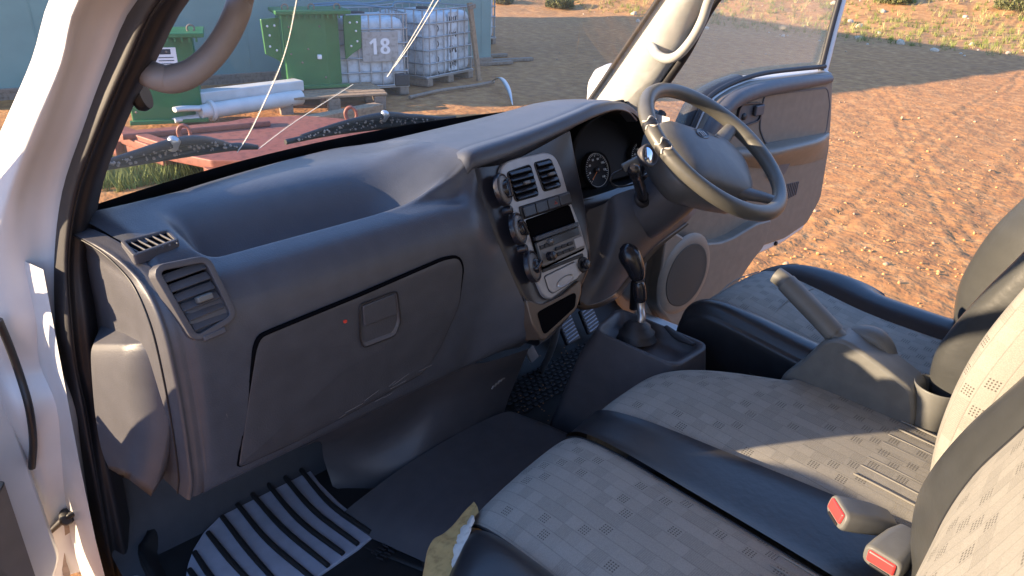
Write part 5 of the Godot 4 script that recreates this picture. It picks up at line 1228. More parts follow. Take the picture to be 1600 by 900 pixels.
# ---------------------------------------------------------------- doors
func doorT() -> Transform3D: return Transform3D(Basis(Vector3(0.9982, 0, 0.0596), Vector3(0, 1, 0), Vector3(-0.0595, 0, 0.998)), Vector3(.8, 0, -.39))
func door_build(t: Node3D, T: Transform3D, edge := 0.0, sx := 0.13):
	# outline in the door plane: x outwards from the hinge, y up, +z towards the cab interior
	var mb := MB.new()
	var shell := rounded([Vector2(-.02,.83), Vector2(.06,.74), Vector2(.16,.675), Vector2(.3,.655), Vector2(.45,.715), Vector2(.57,.80), Vector2(.68,.812), Vector2(.86,.815), Vector2(1.01,.84), Vector2(1.098,.925), Vector2(1.075,1.14), Vector2(1.0,1.38), Vector2(.985,1.46), Vector2(.44,1.478), Vector2(.335,1.466), Vector2(.257,1.446), Vector2(.212,1.416), Vector2(.175,1.357), Vector2(.142,1.284), Vector2(.112,1.225), Vector2(.075,1.204), Vector2(.035,1.214), Vector2(-.01,1.23)], 0.02, 3)
	for i in shell.size():
		if shell[i].x < 0.05: shell[i].x -= edge * 1.5
	slab(mb, shell, T, -0.10, -0.022, 0.012, true); var sh := put("door_shell", mb, M.paint_white, t)
	mb = MB.new()
	var trim := rounded([Vector2(.0,.85), Vector2(.075,.745), Vector2(.16,.69), Vector2(.3,.668), Vector2(.44,.733), Vector2(.56,.842), Vector2(.63,.862), Vector2(.83,.85), Vector2(.99,.875), Vector2(1.065,.965), Vector2(1.047,1.17), Vector2(1.01,1.3), Vector2(.957,1.452), Vector2(.945,1.46), Vector2(.44,1.474), Vector2(.337,1.462), Vector2(.26,1.441), Vector2(.216,1.411), Vector2(.180,1.353), Vector2(.147,1.28), Vector2(.116,1.218), Vector2(.075,1.197), Vector2(.0,1.20)], 0.02, 3)
	for i in trim.size(): trim[i].x = maxf(trim[i].x, edge + 0.0001 * (i % 3))
	slab(mb, trim, T, -0.03, 0.0, 0.008); put("trim_panel", mb, M.door_trim, t)
	# swollen sill roll along the window
	mb = MB.new(); tube(mb, [T * Vector3(.10,1.185,-.004), T * Vector3(.15,1.225,.0), T * Vector3(.178,1.285,.002), T * Vector3(.205,1.345,.003), T * Vector3(.24,1.39,.004), T * Vector3(.30,1.424,.004), T * Vector3(.38,1.44,.004), T * Vector3(.5,1.447,.004), T * Vector3(.7,1.446,.004), T * Vector3(.93,1.438,.002)], [.018,.024,.026,.027,.027,.026,.025,.024,.023,.015], 12, 6, false, 1.0, T.basis.z); put("sill_roll", mb, M.door_dark, t)
	# upper insert with its recessed edge
	mb = MB.new(); var ins := rounded([Vector2(.50,1.425), Vector2(.925,1.405), Vector2(.968,1.345), Vector2(.985,1.235), Vector2(.56,1.262), Vector2(.505,1.32)], 0.022, 4)
	vent_frame(mb, inset(ins, -0.006), ins, T, -0.002, 0.004, -0.004); put("insert_edge", mb, M.door_dark, t)
	mb = MB.new(); slab(mb, ins, T, -0.004, 0.0025, 0.001); put("fabric_insert", mb, M.door_trim, t)
	# inner handle
	var ho := rounded([Vector2(.348,1.34), Vector2(.352,1.40), Vector2(.37,1.416), Vector2(.482,1.408), Vector2(.494,1.39), Vector2(.49,1.352), Vector2(.475,1.343), Vector2(.37,1.336)], 0.012, 3)
	mb = MB.new(); vent_frame(mb, ho, inset(ho, 0.006), T, -0.002, 0.009, 0.0012); 
	var h := put("handle_surround", mb, M.bezel, t)
	mb = MB.new(); mb.flat(inset(ho, 0.005), T, 0.0028); put("handle_bowl", mb, M.door_dark, h)
	mb = MB.new(); rbox(mb, Vector3(0.05, 0.034, 0.012), T * Transform3D(Basis(), Vector3(0.462, 1.385, 0.012)), 0.004); put("release_lever", mb, M.trim, h)
	mb = MB.new(); lathe(mb, [Vector2(0.012, 0), Vector2(0.01, 0.006), Vector2(0, 0.007)], T * Transform3D(Basis(), Vector3(0.39, 1.372, 0.003)), 16); put("lock_knob", mb, M.black, h)
	# armrest
	mb = MB.new()
	var a0 := [T * Vector3(.335,1.262,.0), T * Vector3(.36,1.275,.0), T * Vector3(.5,1.262,.0), T * Vector3(.62,1.258,.0), T * Vector3(.85,1.245,.0), T * Vector3(1.01,1.235,.0)]
	var a1 := [T * Vector3(.337,1.261,.004), T * Vector3(.355,1.272,.02), T * Vector3(.5,1.257,.05), T * Vector3(.62,1.252,.055), T * Vector3(.85,1.24,.045), T * Vector3(1.0,1.231,.01)]
	var a2 := [T * Vector3(.339,1.258,.006), T * Vector3(.36,1.25,.026), T * Vector3(.5,1.232,.054), T * Vector3(.62,1.228,.058), T * Vector3(.85,1.216,.048), T * Vector3(1.0,1.21,.014)]
	var a3 := [T * Vector3(.341,1.256,.0), T * Vector3(.40,1.215,.0), T * Vector3(.52,1.185,.008), T * Vector3(.62,1.165,.004), T * Vector3(.85,1.14,.004), T * Vector3(1.03,1.13,.0)]
	loft(mb, [a0, a1, a2, a3], 5, 4); put("armrest", mb, M.door_trim, t)
	mb = MB.new(); slab(mb, rounded([Vector2(.597,1.195), Vector2(.745,1.178), Vector2(.705,1.127), Vector2(.61,1.13)], 0.008, 3), T, 0.0, 0.014, 0.003); put("pull_pocket", mb, M.door_dark, t)
	mb = MB.new()
	for k in 9: bar(mb, T * Vector3(0.735 + 0.0135 * k, 1.015 + 0.001 * k, 0.0015), T * Vector3(0.738 + 0.0135 * k, 1.082 - 0.001 * k, 0.0015), 0.006, 0.004, T.basis.z, 0.001)
	put("vent_grille", mb, M.door_dark, t)
	# lower panel with map pocket and speaker
	mb = MB.new()
	var lo := rounded([Vector2(.0,.84), Vector2(.08,.75), Vector2(.16,.70), Vector2(.3,.68), Vector2(.43,.742), Vector2(.55,.845), Vector2(.612,.88), Vector2(.636,.982), Vector2(.53,.99), Vector2(.4,.972), Vector2(.32,.972), Vector2(.22,.992), Vector2(.12,1.03), Vector2(.0,1.10)], 0.02, 3)
	for i in lo.size(): lo[i].x = maxf(lo[i].x, edge * 1.3 + 0.0001 * (i % 3))
	slab(mb, lo, T, 0.0, 0.035, 0.012); put("map_pocket", mb, M.door_trim, t)
	mb = MB.new(); lathe(mb, [Vector2(0.138, 0.032), Vector2(0.128, 0.04), Vector2(0.11, 0.043), Vector2(0.104, 0.042)], T * Transform3D(Basis(), Vector3(sx, .908, .0)), 36)
	var sp := put("speaker_surround", mb, M.door_trim, t)
	mb = MB.new(); lathe(mb, [Vector2(0.106, 0.04), Vector2(0.105, 0.0445), Vector2(0.1, 0.0425), Vector2(0.06, 0.046), Vector2(0, 0.047)], T * Transform3D(Basis(), Vector3(sx, .908, .0)), 40); put("speaker_grille", mb, M.speaker, sp)
	mb = MB.new(); tube(mb, [T * Vector3(-.012,.80,-.045), T * Vector3(-.022,.95,-.045), T * Vector3(-.026,1.15,-.045), T * Vector3(-.02,1.36,-.045), T * Vector3(.03,1.42,-.045)], 0.013, 8, 5); put("weatherstrip", mb, M.rubber, t)
	# window frame and glass
	mb = MB.new()
	tube(mb, [T * Vector3(.972,1.40,-.05), T * Vector3(.985,1.475,-.05), T * Vector3(1.01,1.60,-.055), T * Vector3(1.04,1.75,-.06), T * Vector3(1.02,1.93,-.075), T * Vector3(.95,1.965,-.08), T * Vector3(.7,1.97,-.08), T * Vector3(.45,1.955,-.08), T * Vector3(.19,1.76,-.07), T * Vector3(.07,1.63,-.06), T * Vector3(-.02,1.50,-.055), T * Vector3(-.03,1.38,-.05), T * Vector3(-.005,1.25,-.05), T * Vector3(.03,1.19,-.05)], 0.017, 8, 5, false, 0.75, T.basis.z); put("window_frame", mb, M.paint_white, t)
	mb = MB.new(); tube(mb, [T * Vector3(.945,1.45,-.045), T * Vector3(.975,1.6,-.05), T * Vector3(1.005,1.75,-.055), T * Vector3(.99,1.9,-.07)], 0.011, 8, 4); tube(mb, [T * Vector3(.945,1.476,-.032), T * Vector3(.6,1.488,-.032), T * Vector3(.44,1.484,-.032), T * Vector3(.335,1.471,-.032), T * Vector3(.255,1.451,-.032), T * Vector3(.209,1.42,-.032), T * Vector3(.172,1.36,-.032), T * Vector3(.139,1.288,-.032), T * Vector3(.11,1.231,-.032), T * Vector3(.075,1.212,-.032), T * Vector3(.03,1.222,-.032)], 0.008, 8, 5); tube(mb, [T * Vector3(.44,1.474,-.07), T * Vector3(.335,1.462,-.07), T * Vector3(.255,1.442,-.07), T * Vector3(.209,1.411,-.07), T * Vector3(.172,1.352,-.07), T * Vector3(.139,1.28,-.07), T * Vector3(.11,1.223,-.07), T * Vector3(.075,1.204,-.07), T * Vector3(.0,1.21,-.07)], 0.034, 8, 5, false, 0.45, T.basis.y); put("window_seal", mb, M.rubber, t)
	mb = MB.new(); slab(mb, rounded([Vector2(.02,1.19), Vector2(.12,1.19), Vector2(.2,1.34), Vector2(.3,1.43), Vector2(.97,1.44), Vector2(1.02,1.74), Vector2(1.0,1.93), Vector2(.95,1.95), Vector2(.45,1.94), Vector2(.19,1.745), Vector2(.07,1.615), Vector2(-.02,1.49), Vector2(-.02,1.36)], 0.01, 2), T, -0.062, -0.058, 0.001, true); put("window_glass", mb, M.glass, t)
	mb = MB.new(); lathe(mb, [Vector2(0.009, -0.02), Vector2(0.009, 0.004), Vector2(0.006, 0.006)], T * Transform3D(Basis(), Vector3(1.045, .93, -0.02)), 12); lathe(mb, [Vector2(0.009, -0.02), Vector2(0.009, 0.004), Vector2(0.006, 0.006)], T * Transform3D(Basis(), Vector3(.80, .832, -0.02)), 12); put("door_stop", mb, M.black, t)
func make_doors():
	var t := thing("driver_door", "open driver's door with grey trim, round speaker and armrest", "door", Vector3(.8,.75,-.39))
	door_build(t, doorT())
	var mb := MB.new(); tube(mb, [Vector3(.8235,1.9,-.36), doorT() * Vector3(.27,1.60,-.05), doorT() * Vector3(.235,1.46,-.05)], 0.001, 5, 4)
	# outside mirror on the driver's door
	var m := thing("wing_mirror", "pale blue-white mirror housing seen through the windscreen beside the far pillar", "mirror", doorT() * Vector3(.13,1.5,-.35))
	mb = MB.new(); var rows := []
	for s in [[-0.02, 0.55], [0.0, 0.85], [0.03, 1.0], [0.06, 0.97], [0.062, 0.9]]:
		var r := []
		for p in rounded(rect(0.13, 0.21), 0.05, 5): r.append(doorT() * Transform3D(Basis(Vector3.UP, 0.3), Vector3(.10, 1.41, -.36)) * Vector3(p.x * s[1], p.y * s[1], s[0]))
		rows.append(r)
	mb.grid(rows, true); mb.cap(rows[0]); put("housing", mb, M.paint_white, m)
	mb = MB.new(); mb.cap(rows[4]); put("mirror_glass", mb, M.mirror, m)
	mb = MB.new(); tube(mb, [doorT() * Vector3(.1,1.45,-.33), doorT() * Vector3(.08,1.42,-.2), doorT() * Vector3(.06,1.4,-.08)], 0.014, 8, 5); put("arm", mb, M.black, m)
	# passenger door, swung open, only its hinge edge in the picture
	t = thing("passenger_door", "open passenger door, only its white hinge edge and dark trim visible", "door", Vector3(-.83,.75,-.4))
	var dv := Vector3(-0.85, 0, 0.53).normalized()
	var PT := Transform3D(Basis(dv, Vector3.UP, Vector3.UP.cross(dv)), Vector3(-.893,0,-.455))
	door_build(t, PT, 0.03, 0.21)

# ---------------------------------------------------------------- wipers
func make_wipers():
	for q in [[[Vector3(-0.695,1.5253,-0.4719), Vector3(-0.6042,1.5127,-0.5203), Vector3(-0.4734,1.4961,-0.578), Vector3(-0.3696,1.4823,-0.6157), Vector3(-0.3164,1.468,-0.6376)], [Vector3(-0.6716,1.5233,-0.4888), Vector3(-0.6039,1.5245,-0.5152), Vector3(-0.5176,1.5262,-0.5445), Vector3(-0.4508,1.5158,-0.5736), Vector3(-0.3615,1.4747,-0.6284)], "left wiper, dotted with pale specks, lying at the windscreen base"], [[Vector3(-0.2449,1.4643,-0.6524), Vector3(-0.1195,1.4631,-0.6669), Vector3(0.0277,1.4543,-0.6773), Vector3(0.1424,1.4492,-0.6753), Vector3(0.2435,1.4465,-0.6658)], [Vector3(-0.2036,1.4688,-0.6596), Vector3(-0.0886,1.4812,-0.6606), Vector3(0.0181,1.4823,-0.6621), Vector3(0.0994,1.4669,-0.6705), Vector3(0.2267,1.4421,-0.6764)], "right wiper, dotted with pale specks, lying at the windscreen base"]]:
		var t := thing("windscreen_wiper", q[2], "wiper", q[0][2], "windscreen wipers")
		var mb := MB.new(); tube(mb, q[0], [.005,.006,.0065,.0065,.004], 8, 5, false, 1.2, Vector3.UP); put("blade", mb, M.rubber, t)
		mb = MB.new(); tube(mb, q[1], [.004,.0065,.009,.008,.006], 8, 5); put("arm", mb, M.rubber, t)
		mb = MB.new(); var a: Array = q[0]; var b: Array = q[1]
		loft(mb, [a, b], 5, 2); put("blade_frame", mb, M.rubber, t)
		mb = MB.new(); lathe(mb, [Vector2(0.011, -0.01), Vector2(0.011, 0.008), Vector2(0.006, 0.012)], frame(b[2], Vector3(0.2, 0.7, 0.5)), 12); put("pivot", mb, M.metal, t)
		mb = MB.new(); var rng := RandomNumberGenerator.new(); rng.seed = 40
		for i in 90:
			var f := rng.randf() * 3.6; var k := int(f); var p: Vector3 = a[k].lerp(a[k + 1], f - k).lerp(b[k].lerp(b[k + 1], f - k), rng.randf_range(0.0, 1.0)) + Vector3(0, 0, 0.008)
			var s := rng.randf_range(0.0012, 0.0032); lathe(mb, [Vector2(s, 0), Vector2(s * 0.6, s * 0.5), Vector2(0, s * 0.6)], frame(p, Vector3(0, 0.5, 1)), 5)
		stuff(put("pale_specks", mb, M.scuff, t), "")  # small paler bits scattered between blade and arm

# ---------------------------------------------------------------- outside
var gn: FastNoiseLite
var gn2: FastNoiseLite
var tracks: Array = []
func seg_near(p: Vector2, a: Vector2, b: Vector2) -> Vector2:   # along, across
	var d := (b - a).normalized(); var q := p - a; return Vector2(q.dot(d), q.cross(d))
func ground_y(x: float, z: float) -> float:
	var s := (x - 17.5) * 0.93 - (z + 6.0) * 0.36
	if z < -9.0: s = maxf(s, (x - 13.0) * 0.7 - (z + 15.0) * 0.7)
	var h := 0.0
	if s > 0.0: h += s * s * 0.02 if s < 4.0 else 0.32 + (s - 4.0) * 0.16
	var far: float = clampf(s * 0.15, 0.0, 1.0)
	h = minf(h, 14.0)
	h += gn.get_noise_2d(x * 14.0, z * 14.0) * (0.022 + 0.12 * far) + gn2.get_noise_2d(x * 90.0, z * 90.0) * (0.008 + 0.05 * far)
	if x > 1.2 and x < 16.0 and z > -6.0 and z < 3.5:
		for t in tracks:
			var q := seg_near(Vector2(x, z), t[0], t[1]); var w: float = t[2]
			var wob := 0.06 * sin(q.x * 0.7 + t[3])
			if absf(q.y + wob) < w:
				var u: float = (q.y + wob) / w
				var lug := sin(q.x * TAU / 0.085 + (1.2 if u > 0.0 else 0.0) + u * 3.0)
				h += -0.004 + (0.004 * lug if absf(u) > 0.18 and absf(u) < 0.9 else 0.006) + 0.008 * pow(absf(u), 8.0)
			elif absf(q.y + wob) < w * 1.35: h += 0.004
	return h
func axis(marks: Array) -> Array:
	# marks: [start, step, end, step, ...] giving a coordinate list whose spacing changes
	var o := []; var x: float = marks[0]
	for i in range(1, marks.size(), 2):
		while x < marks[i + 1] - 1e-4:
			o.append(x); x += marks[i]
		x = marks[i + 1]
	o.append(x); return o
func make_ground():
	gn = FastNoiseLite.new(); gn.seed = 4; gn.frequency = 0.05; gn.fractal_octaves = 4
	gn2 = FastNoiseLite.new(); gn2.seed = 9; gn2.frequency = 0.05; gn2.fractal_octaves = 3
	tracks = [[Vector2(2.6, -1.02), Vector2(13.5, -2.1), 0.12, 0.0], [Vector2(3.0, -0.3), Vector2(16.0, -1.3), 0.11, 1.0], [Vector2(2.2, -1.75), Vector2(7.2, -0.55), 0.12, 2.0], [Vector2(3.6, 0.25), Vector2(9.5, -2.6), 0.1, 3.0], [Vector2(2.0, 0.6), Vector2(12.0, 0.9), 0.12, 4.0], [Vector2(6.0, -3.2), Vector2(14.0, -0.2), 0.1, 5.0]]
	var xs := axis([-220.0, 20.0, -20.0, 2.0, 0.0, 0.25, 1.6, 0.04, 7.0, 0.07, 11.0, 0.16, 20.0, 0.35, 34.0, 1.0, 60.0, 20.0, 400.0])
	var zs := axis([-400.0, 20.0, -60.0, 1.0, -34.0, 0.35, -16.0, 0.18, -4.5, 0.045, 1.6, 0.2, 6.0, 2.0, 20.0, 20.0, 220.0])
	var mb := MB.new(); var rows := []
	for z in zs:
		var r := []
		for x in xs: r.append(Vector3(x, ground_y(x, z), z))
		rows.append(r)
	mb.grid(rows)
	for i in mb.v.size():
		var p := mb.v[i]; var k: float = 1.0 + 0.12 * gn.get_noise_2d(p.x * 6.0 + 50.0, p.z * 6.0)
		var s: float = smoothstep(15.5, 19.0, p.x * 0.93 - p.z * 0.3)
		k *= 0.80; mb.col[i] = Color(k * 1.05, k * lerpf(0.90, 1.0, s), k * lerpf(0.66, 0.82, s))
	struct("ground", mb, M.soil)
func scatter(called: String, mesh: Mesh, m: Material, n: int, place: Callable, label: String, cat: String):
	var mm := MultiMesh.new(); mm.transform_format = MultiMesh.TRANSFORM_3D; mm.use_colors = true; mm.mesh = mesh; mm.instance_count = n
	for i in n:
		mm.set_instance_transform(i, place.call(i)); mm.set_instance_color(i, Color(1, 1, 1) * (0.75 + 0.5 * fposmod(i * 0.618, 1.0)))
	var o := MultiMeshInstance3D.new(); o.name = numbered(called); o.multimesh = mm; o.material_override = m; add_child(o)
	stuff(o, label, cat)
func rock_mesh(seed_: int, r: float) -> MB:
	var mb := MB.new(); var rng := RandomNumberGenerator.new(); rng.seed = seed_
	var rows := []; var n := 9
	var n1 := FastNoiseLite.new(); n1.seed = seed_; n1.frequency = 0.9
	for i in 7:
		var ring := []; var a := PI * i / 6.0 - PI / 2
		for k in n:
			var d := Vector3(cos(a) * cos(TAU * k / n), sin(a) * 0.7, cos(a) * sin(TAU * k / n))
			ring.append(d * r * (1.0 + 0.5 * n1.get_noise_3dv(d * 1.7)))
		rows.append(ring)
	mb.grid(rows, true); return mb
func leaf_clump(seed_: int, r: float, h: float, n: int, lw: float, ll: float) -> MB:
	var mb := MB.new(); var rng := RandomNumberGenerator.new(); rng.seed = seed_
	for i in n:
		var a := rng.randf() * TAU; var q := sqrt(rng.randf()) * r; var y := rng.randf() * h * (1.0 - 0.5 * q / r)
		var p := Vector3(cos(a) * q, y, sin(a) * q)
		var d := (Vector3(cos(a) * 0.7, 0.9, sin(a) * 0.7) + Vector3(rng.randf_range(-0.7, 0.7), rng.randf_range(-0.5, 0.4), rng.randf_range(-0.7, 0.7))).normalized()
		var s := d.cross(Vector3(rng.randf() - 0.5, rng.randf() - 0.5, rng.randf() - 0.5)).normalized() * lw
		var k := rng.randf_range(0.6, 1.3); mb.tint = Color(k, k, k * rng.randf_range(0.6, 1.1))
		var o := mb.v.size(); mb.vert(p); mb.vert(p + d * ll * 0.5 + s); mb.vert(p + d * ll); mb.vert(p + d * ll * 0.5 - s)
		mb.tri(o, o + 1, o + 2); mb.tri(o, o + 2, o + 3)
	return mb
func blade_mesh(n: int, h: float, seed_: int) -> Mesh:
	var mb := MB.new(); var rng := RandomNumberGenerator.new(); rng.seed = seed_
	for i in n:
		var a := rng.randf() * TAU; var p := Vector3(cos(a), 0, sin(a)) * rng.randf() * 0.05; var l := Vector3(rng.randf_range(-0.5, 0.5), 1, rng.randf_range(-0.5, 0.5)).normalized() * h * rng.randf_range(0.5, 1.2)
		var s := Vector3(-sin(a), 0, cos(a)) * 0.004
		var o := mb.v.size(); mb.vert(p - s); mb.vert(p + s); mb.vert(p + l)
		mb.tri(o, o + 1, o + 2)
	return mb.mesh()
func make_yard():
	var rng := RandomNumberGenerator.new(); rng.seed = 12
	var g := func(p: Vector2, up := 0.0): return Vector3(p.x, ground_y(p.x, p.y) + up, p.y)
	var rs := RandomNumberGenerator.new(); rs.seed = 31
	scatter("pebbles", rock_mesh(3, 0.02).mesh(), M.stone, 1200, func(i):
		var d := 2.0 + 16.0 * pow(rs.randf(), 1.4); var a := rs.randf_range(-0.72, 0.42)
		var x := -1.0 + d * cos(a) * 1.0; var z := 0.6 + d * sin(a)
		return Transform3D(Basis.from_euler(Vector3(rs.randf() * 6, rs.randf() * 6, 0)).scaled(Vector3.ONE * (0.14 + 1.1 * pow(rs.randf(), 5.0))), Vector3(x, ground_y(x, z) + 0.003, z)), "small pale pebbles and clods scattered on the dirt", "pebbles")
	scatter("clods", rock_mesh(8, 0.02).mesh(), M.soil, 2500, func(i):
		var x := rs.randf_range(1.6, 8.0); var z := rs.randf_range(-3.4, 1.6)
		if rs.randf() < 0.5: x = rs.randf_range(1.8, 4.5)
		return Transform3D(Basis.from_euler(Vector3(rs.randf() * 6, rs.randf() * 6, 0)).scaled(Vector3.ONE * (0.1 + 0.7 * pow(rs.randf(), 3.0))), Vector3(x, ground_y(x, z) + 0.001, z)), "small crumbs of loose orange soil in the yard", "soil crumbs")
	scatter("bank_stones", rock_mesh(5, 0.1).mesh(), M.stone_pale, 900, func(i):
		var x := rs.randf_range(16.0, 40.0); var z := rs.randf_range(-34.0, 10.0)
		return Transform3D(Basis.from_euler(Vector3(rs.randf() * 6, rs.randf() * 6, 0)).scaled(Vector3.ONE * (0.2 + 1.1 * pow(rs.randf(), 3.0))), Vector3(x, ground_y(x, z), z)), "pale stones strewn over the sunlit bank", "stones")
	scatter("dry_grass", blade_mesh(14, 0.16, 2), M.grass_dry, 5200, func(i):
		var x := rs.randf_range(16.5, 36.0); var z := rs.randf_range(-34.0, 8.0)
		return Transform3D(Basis(Vector3.UP, rs.randf() * 6).scaled(Vector3.ONE * rs.randf_range(0.5, 1.5)), Vector3(x, ground_y(x, z) - 0.01, z)), "short dry grass along the foot of the bank", "grass")
	scatter("green_grass", blade_mesh(16, 0.14, 6), M.grass, 3400, func(i):
		var a := rs.randf(); var x := rs.randf_range(17.0, 24.0); var z := rs.randf_range(-22.0, 4.0)
		if a < 0.16:
			x = rs.randf_range(0.7, 2.0); z = rs.randf_range(-6.5, -5.3)
		return Transform3D(Basis(Vector3.UP, rs.randf() * 6).scaled(Vector3.ONE * rs.randf_range(0.5, 1.4)), Vector3(x, ground_y(x, z) - 0.01, z)), "green grass tufts along the bank and by the red steel", "grass")
	var names := ["grey-green shrub left of centre on the bank", "small shrub at the top edge of the bank", "pale round shrub behind the water totes", "low shrub beside the pale round shrub", "spreading olive shrub at right of the bank", "dry shrub low on the right bank", "small dark shrub behind the open door", "tufted shrub at far right of the bank"]
	var spots := [Vector3(22.5,0,-7.3), Vector3(26.5,0,-9.0), Vector3(16.6,0,-14.6), Vector3(15.8,0,-16.2), Vector3(23.5,0,-4.4), Vector3(20.8,0,-2.6), Vector3(21.5,0,-10.2), Vector3(22.6,0,-1.2)]
	for i in 8:
		var p: Vector3 = spots[i]; p.y = ground_y(p.x, p.z)
		var b := thing("shrub", names[i], "shrub", p, "shrubs on the bank")
		var r := [0.45, 0.35, 0.4, 0.3, 0.62, 0.4, 0.3, 0.4][i] as float
		var mb := leaf_clump(60 + i, r, r * 0.9, 1500, 0.02, 0.09)
		for k in mb.v.size(): mb.v[k] += p
		var m: StandardMaterial3D = M.bush if i % 2 == 0 else M.bush_pale; m.vertex_color_use_as_albedo = true
		put("foliage", mb, m, b)
		mb = MB.new()
		for k in 6: tube(mb, [p, p + Vector3(cos(k) * r * 0.4, r * 0.4, sin(k) * r * 0.4), p + Vector3(cos(k) * r * 0.7, r * 0.8, sin(k) * r * 0.7)], 0.008, 5, 2)
		put("stem", mb, M.wood, b)
	for i in 20:
		var x := 18.5 + 13.0 * fposmod(i * 0.618, 1.0); var z := -12.0 + 13.0 * fposmod(i * 0.382 + 0.1, 1.0)
		var mb := rock_mesh(100 + i, 0.14 + 0.2 * fposmod(i * 0.77, 1.0)); var p := Vector3(x, ground_y(x, z) + 0.04, z)
		for k in mb.v.size(): mb.v[k] += p
		tag(put("rock", mb, M.stone_pale), "pale rock lying among others on the sunlit bank", "rock", "rocks on the bank")
func make_shed():
	var a := Vector3(-.35,0,-10.16); var b := Vector3(7.75,0,-8.31); var d := (b - a).normalized(); var n := Vector3(-d.z, 0, d.x)
	var t := thing("shed", "long teal-painted shed wall behind the water totes", "shed", a)
	var mb := MB.new(); var L := a.distance_to(b); var H := 2.9; var D := 9.0
	var T := Transform3D(Basis(d, Vector3.UP, n), a)
	rbox(mb, Vector3(L, H + 0.2, D), T * Transform3D(Basis(), Vector3(L / 2, H / 2 - 0.1, -D / 2)), 0.02); put("wall", mb, M.teal, t)
	mb = MB.new(); rbox(mb, Vector3(L + 0.06, 0.1, D + 0.06), T * Transform3D(Basis(), Vector3(L / 2, H + 0.03, -D / 2)), 0.02); put("roof", mb, M.galv, t)
	mb = MB.new(); rbox(mb, Vector3(L + 0.02, 0.16, 0.05), T * Transform3D(Basis(), Vector3(L / 2, 0.05, 0.01)), 0.01); put("base_rail", mb, M.wood_grey, t)
	for k in 7:
		mb = MB.new(); rbox(mb, Vector3(0.012, H - 0.3, 0.006), T * Transform3D(Basis(), Vector3(0.8 + 1.22 * k, H / 2 + 0.06, 0.003)), 0.002); put("panel_joint", mb, M.teal, t)
func tote(label: String, c: Vector3, along: Vector3, w: float, dp: float, h: float, shift := 0) -> Node3D:
	var t := thing("water_tote", label, "water tote", c, "caged water totes by the shed")
	var x := along.normalized(); var T := Transform3D(Basis(x, Vector3.UP, x.cross(Vector3.UP)), c)
	var mb := MB.new(); rbox(mb, Vector3(w - 0.06, dp - 0.06, h - 0.2), T * Transform3D(Basis(Vector3.RIGHT, -PI / 2), Vector3(0, 0.13 + (h - 0.2) / 2, 0)), 0.09); put("bottle", mb, M.tote_poly, t)
	mb = MB.new()
	for k in 6:
		var y := 0.14 + (h - 0.16) * k / 5.0
		var r := []
		for p in rounded(rect(w, dp), 0.07, 3): r.append(T * Vector3(p.x, y, p.y))
		tube(mb, r, 0.011, 6, 1, true)
	for s in [-1, 1]:
		for k in 7:
			var u := -0.44 + 0.88 * k / 6.0
			tube(mb, [T * Vector3(u * w, 0.14, s * dp / 2), T * Vector3(u * w, h - 0.02, s * dp / 2)], 0.01, 6, 1)
			tube(mb, [T * Vector3(s * w / 2, 0.14, u * dp), T * Vector3(s * w / 2, h - 0.02, u * dp)], 0.01, 6, 1)
	put("cage", mb, M.galv, t)
	mb = MB.new(); lathe(mb, [Vector2(0.09, -0.02), Vector2(0.09, 0.03), Vector2(0.07, 0.035), Vector2(0, 0.035)], T * Transform3D(Basis(Vector3.RIGHT, -PI / 2), Vector3(0, h - 0.06, 0)), 20); put("filler_cap", mb, M.ink, t)
	for k in 3:
		mb = MB.new(); rbox(mb, Vector3(0.12, 0.1, dp), T * Transform3D(Basis(), Vector3((k - 1) * (w / 2 - 0.07), 0.06, 0)), 0.01); put("pallet_block", mb, M.wood_grey, t)
	mb = MB.new(); rbox(mb, Vector3(w, 0.025, dp), T * Transform3D(Basis(), Vector3(0, 0.122, 0)), 0.005); put("pallet_deck", mb, M.galv, t)
	return t
func text_part(called: String, txt: String, size: float, T: Transform3D, m: Material, parent: Node3D, top: Node3D):
	var tm := TextMesh.new(); tm.text = txt; tm.font = sysfont(); tm.font_size = 48; tm.pixel_size = size / 48.0; tm.depth = minf(0.004, size * 0.1)
	var o := MeshInstance3D.new(); o.name = called; o.mesh = tm; o.material_override = m; parent.add_child(o, true)
	o.transform = Transform3D(T.basis, T.origin - top.position)
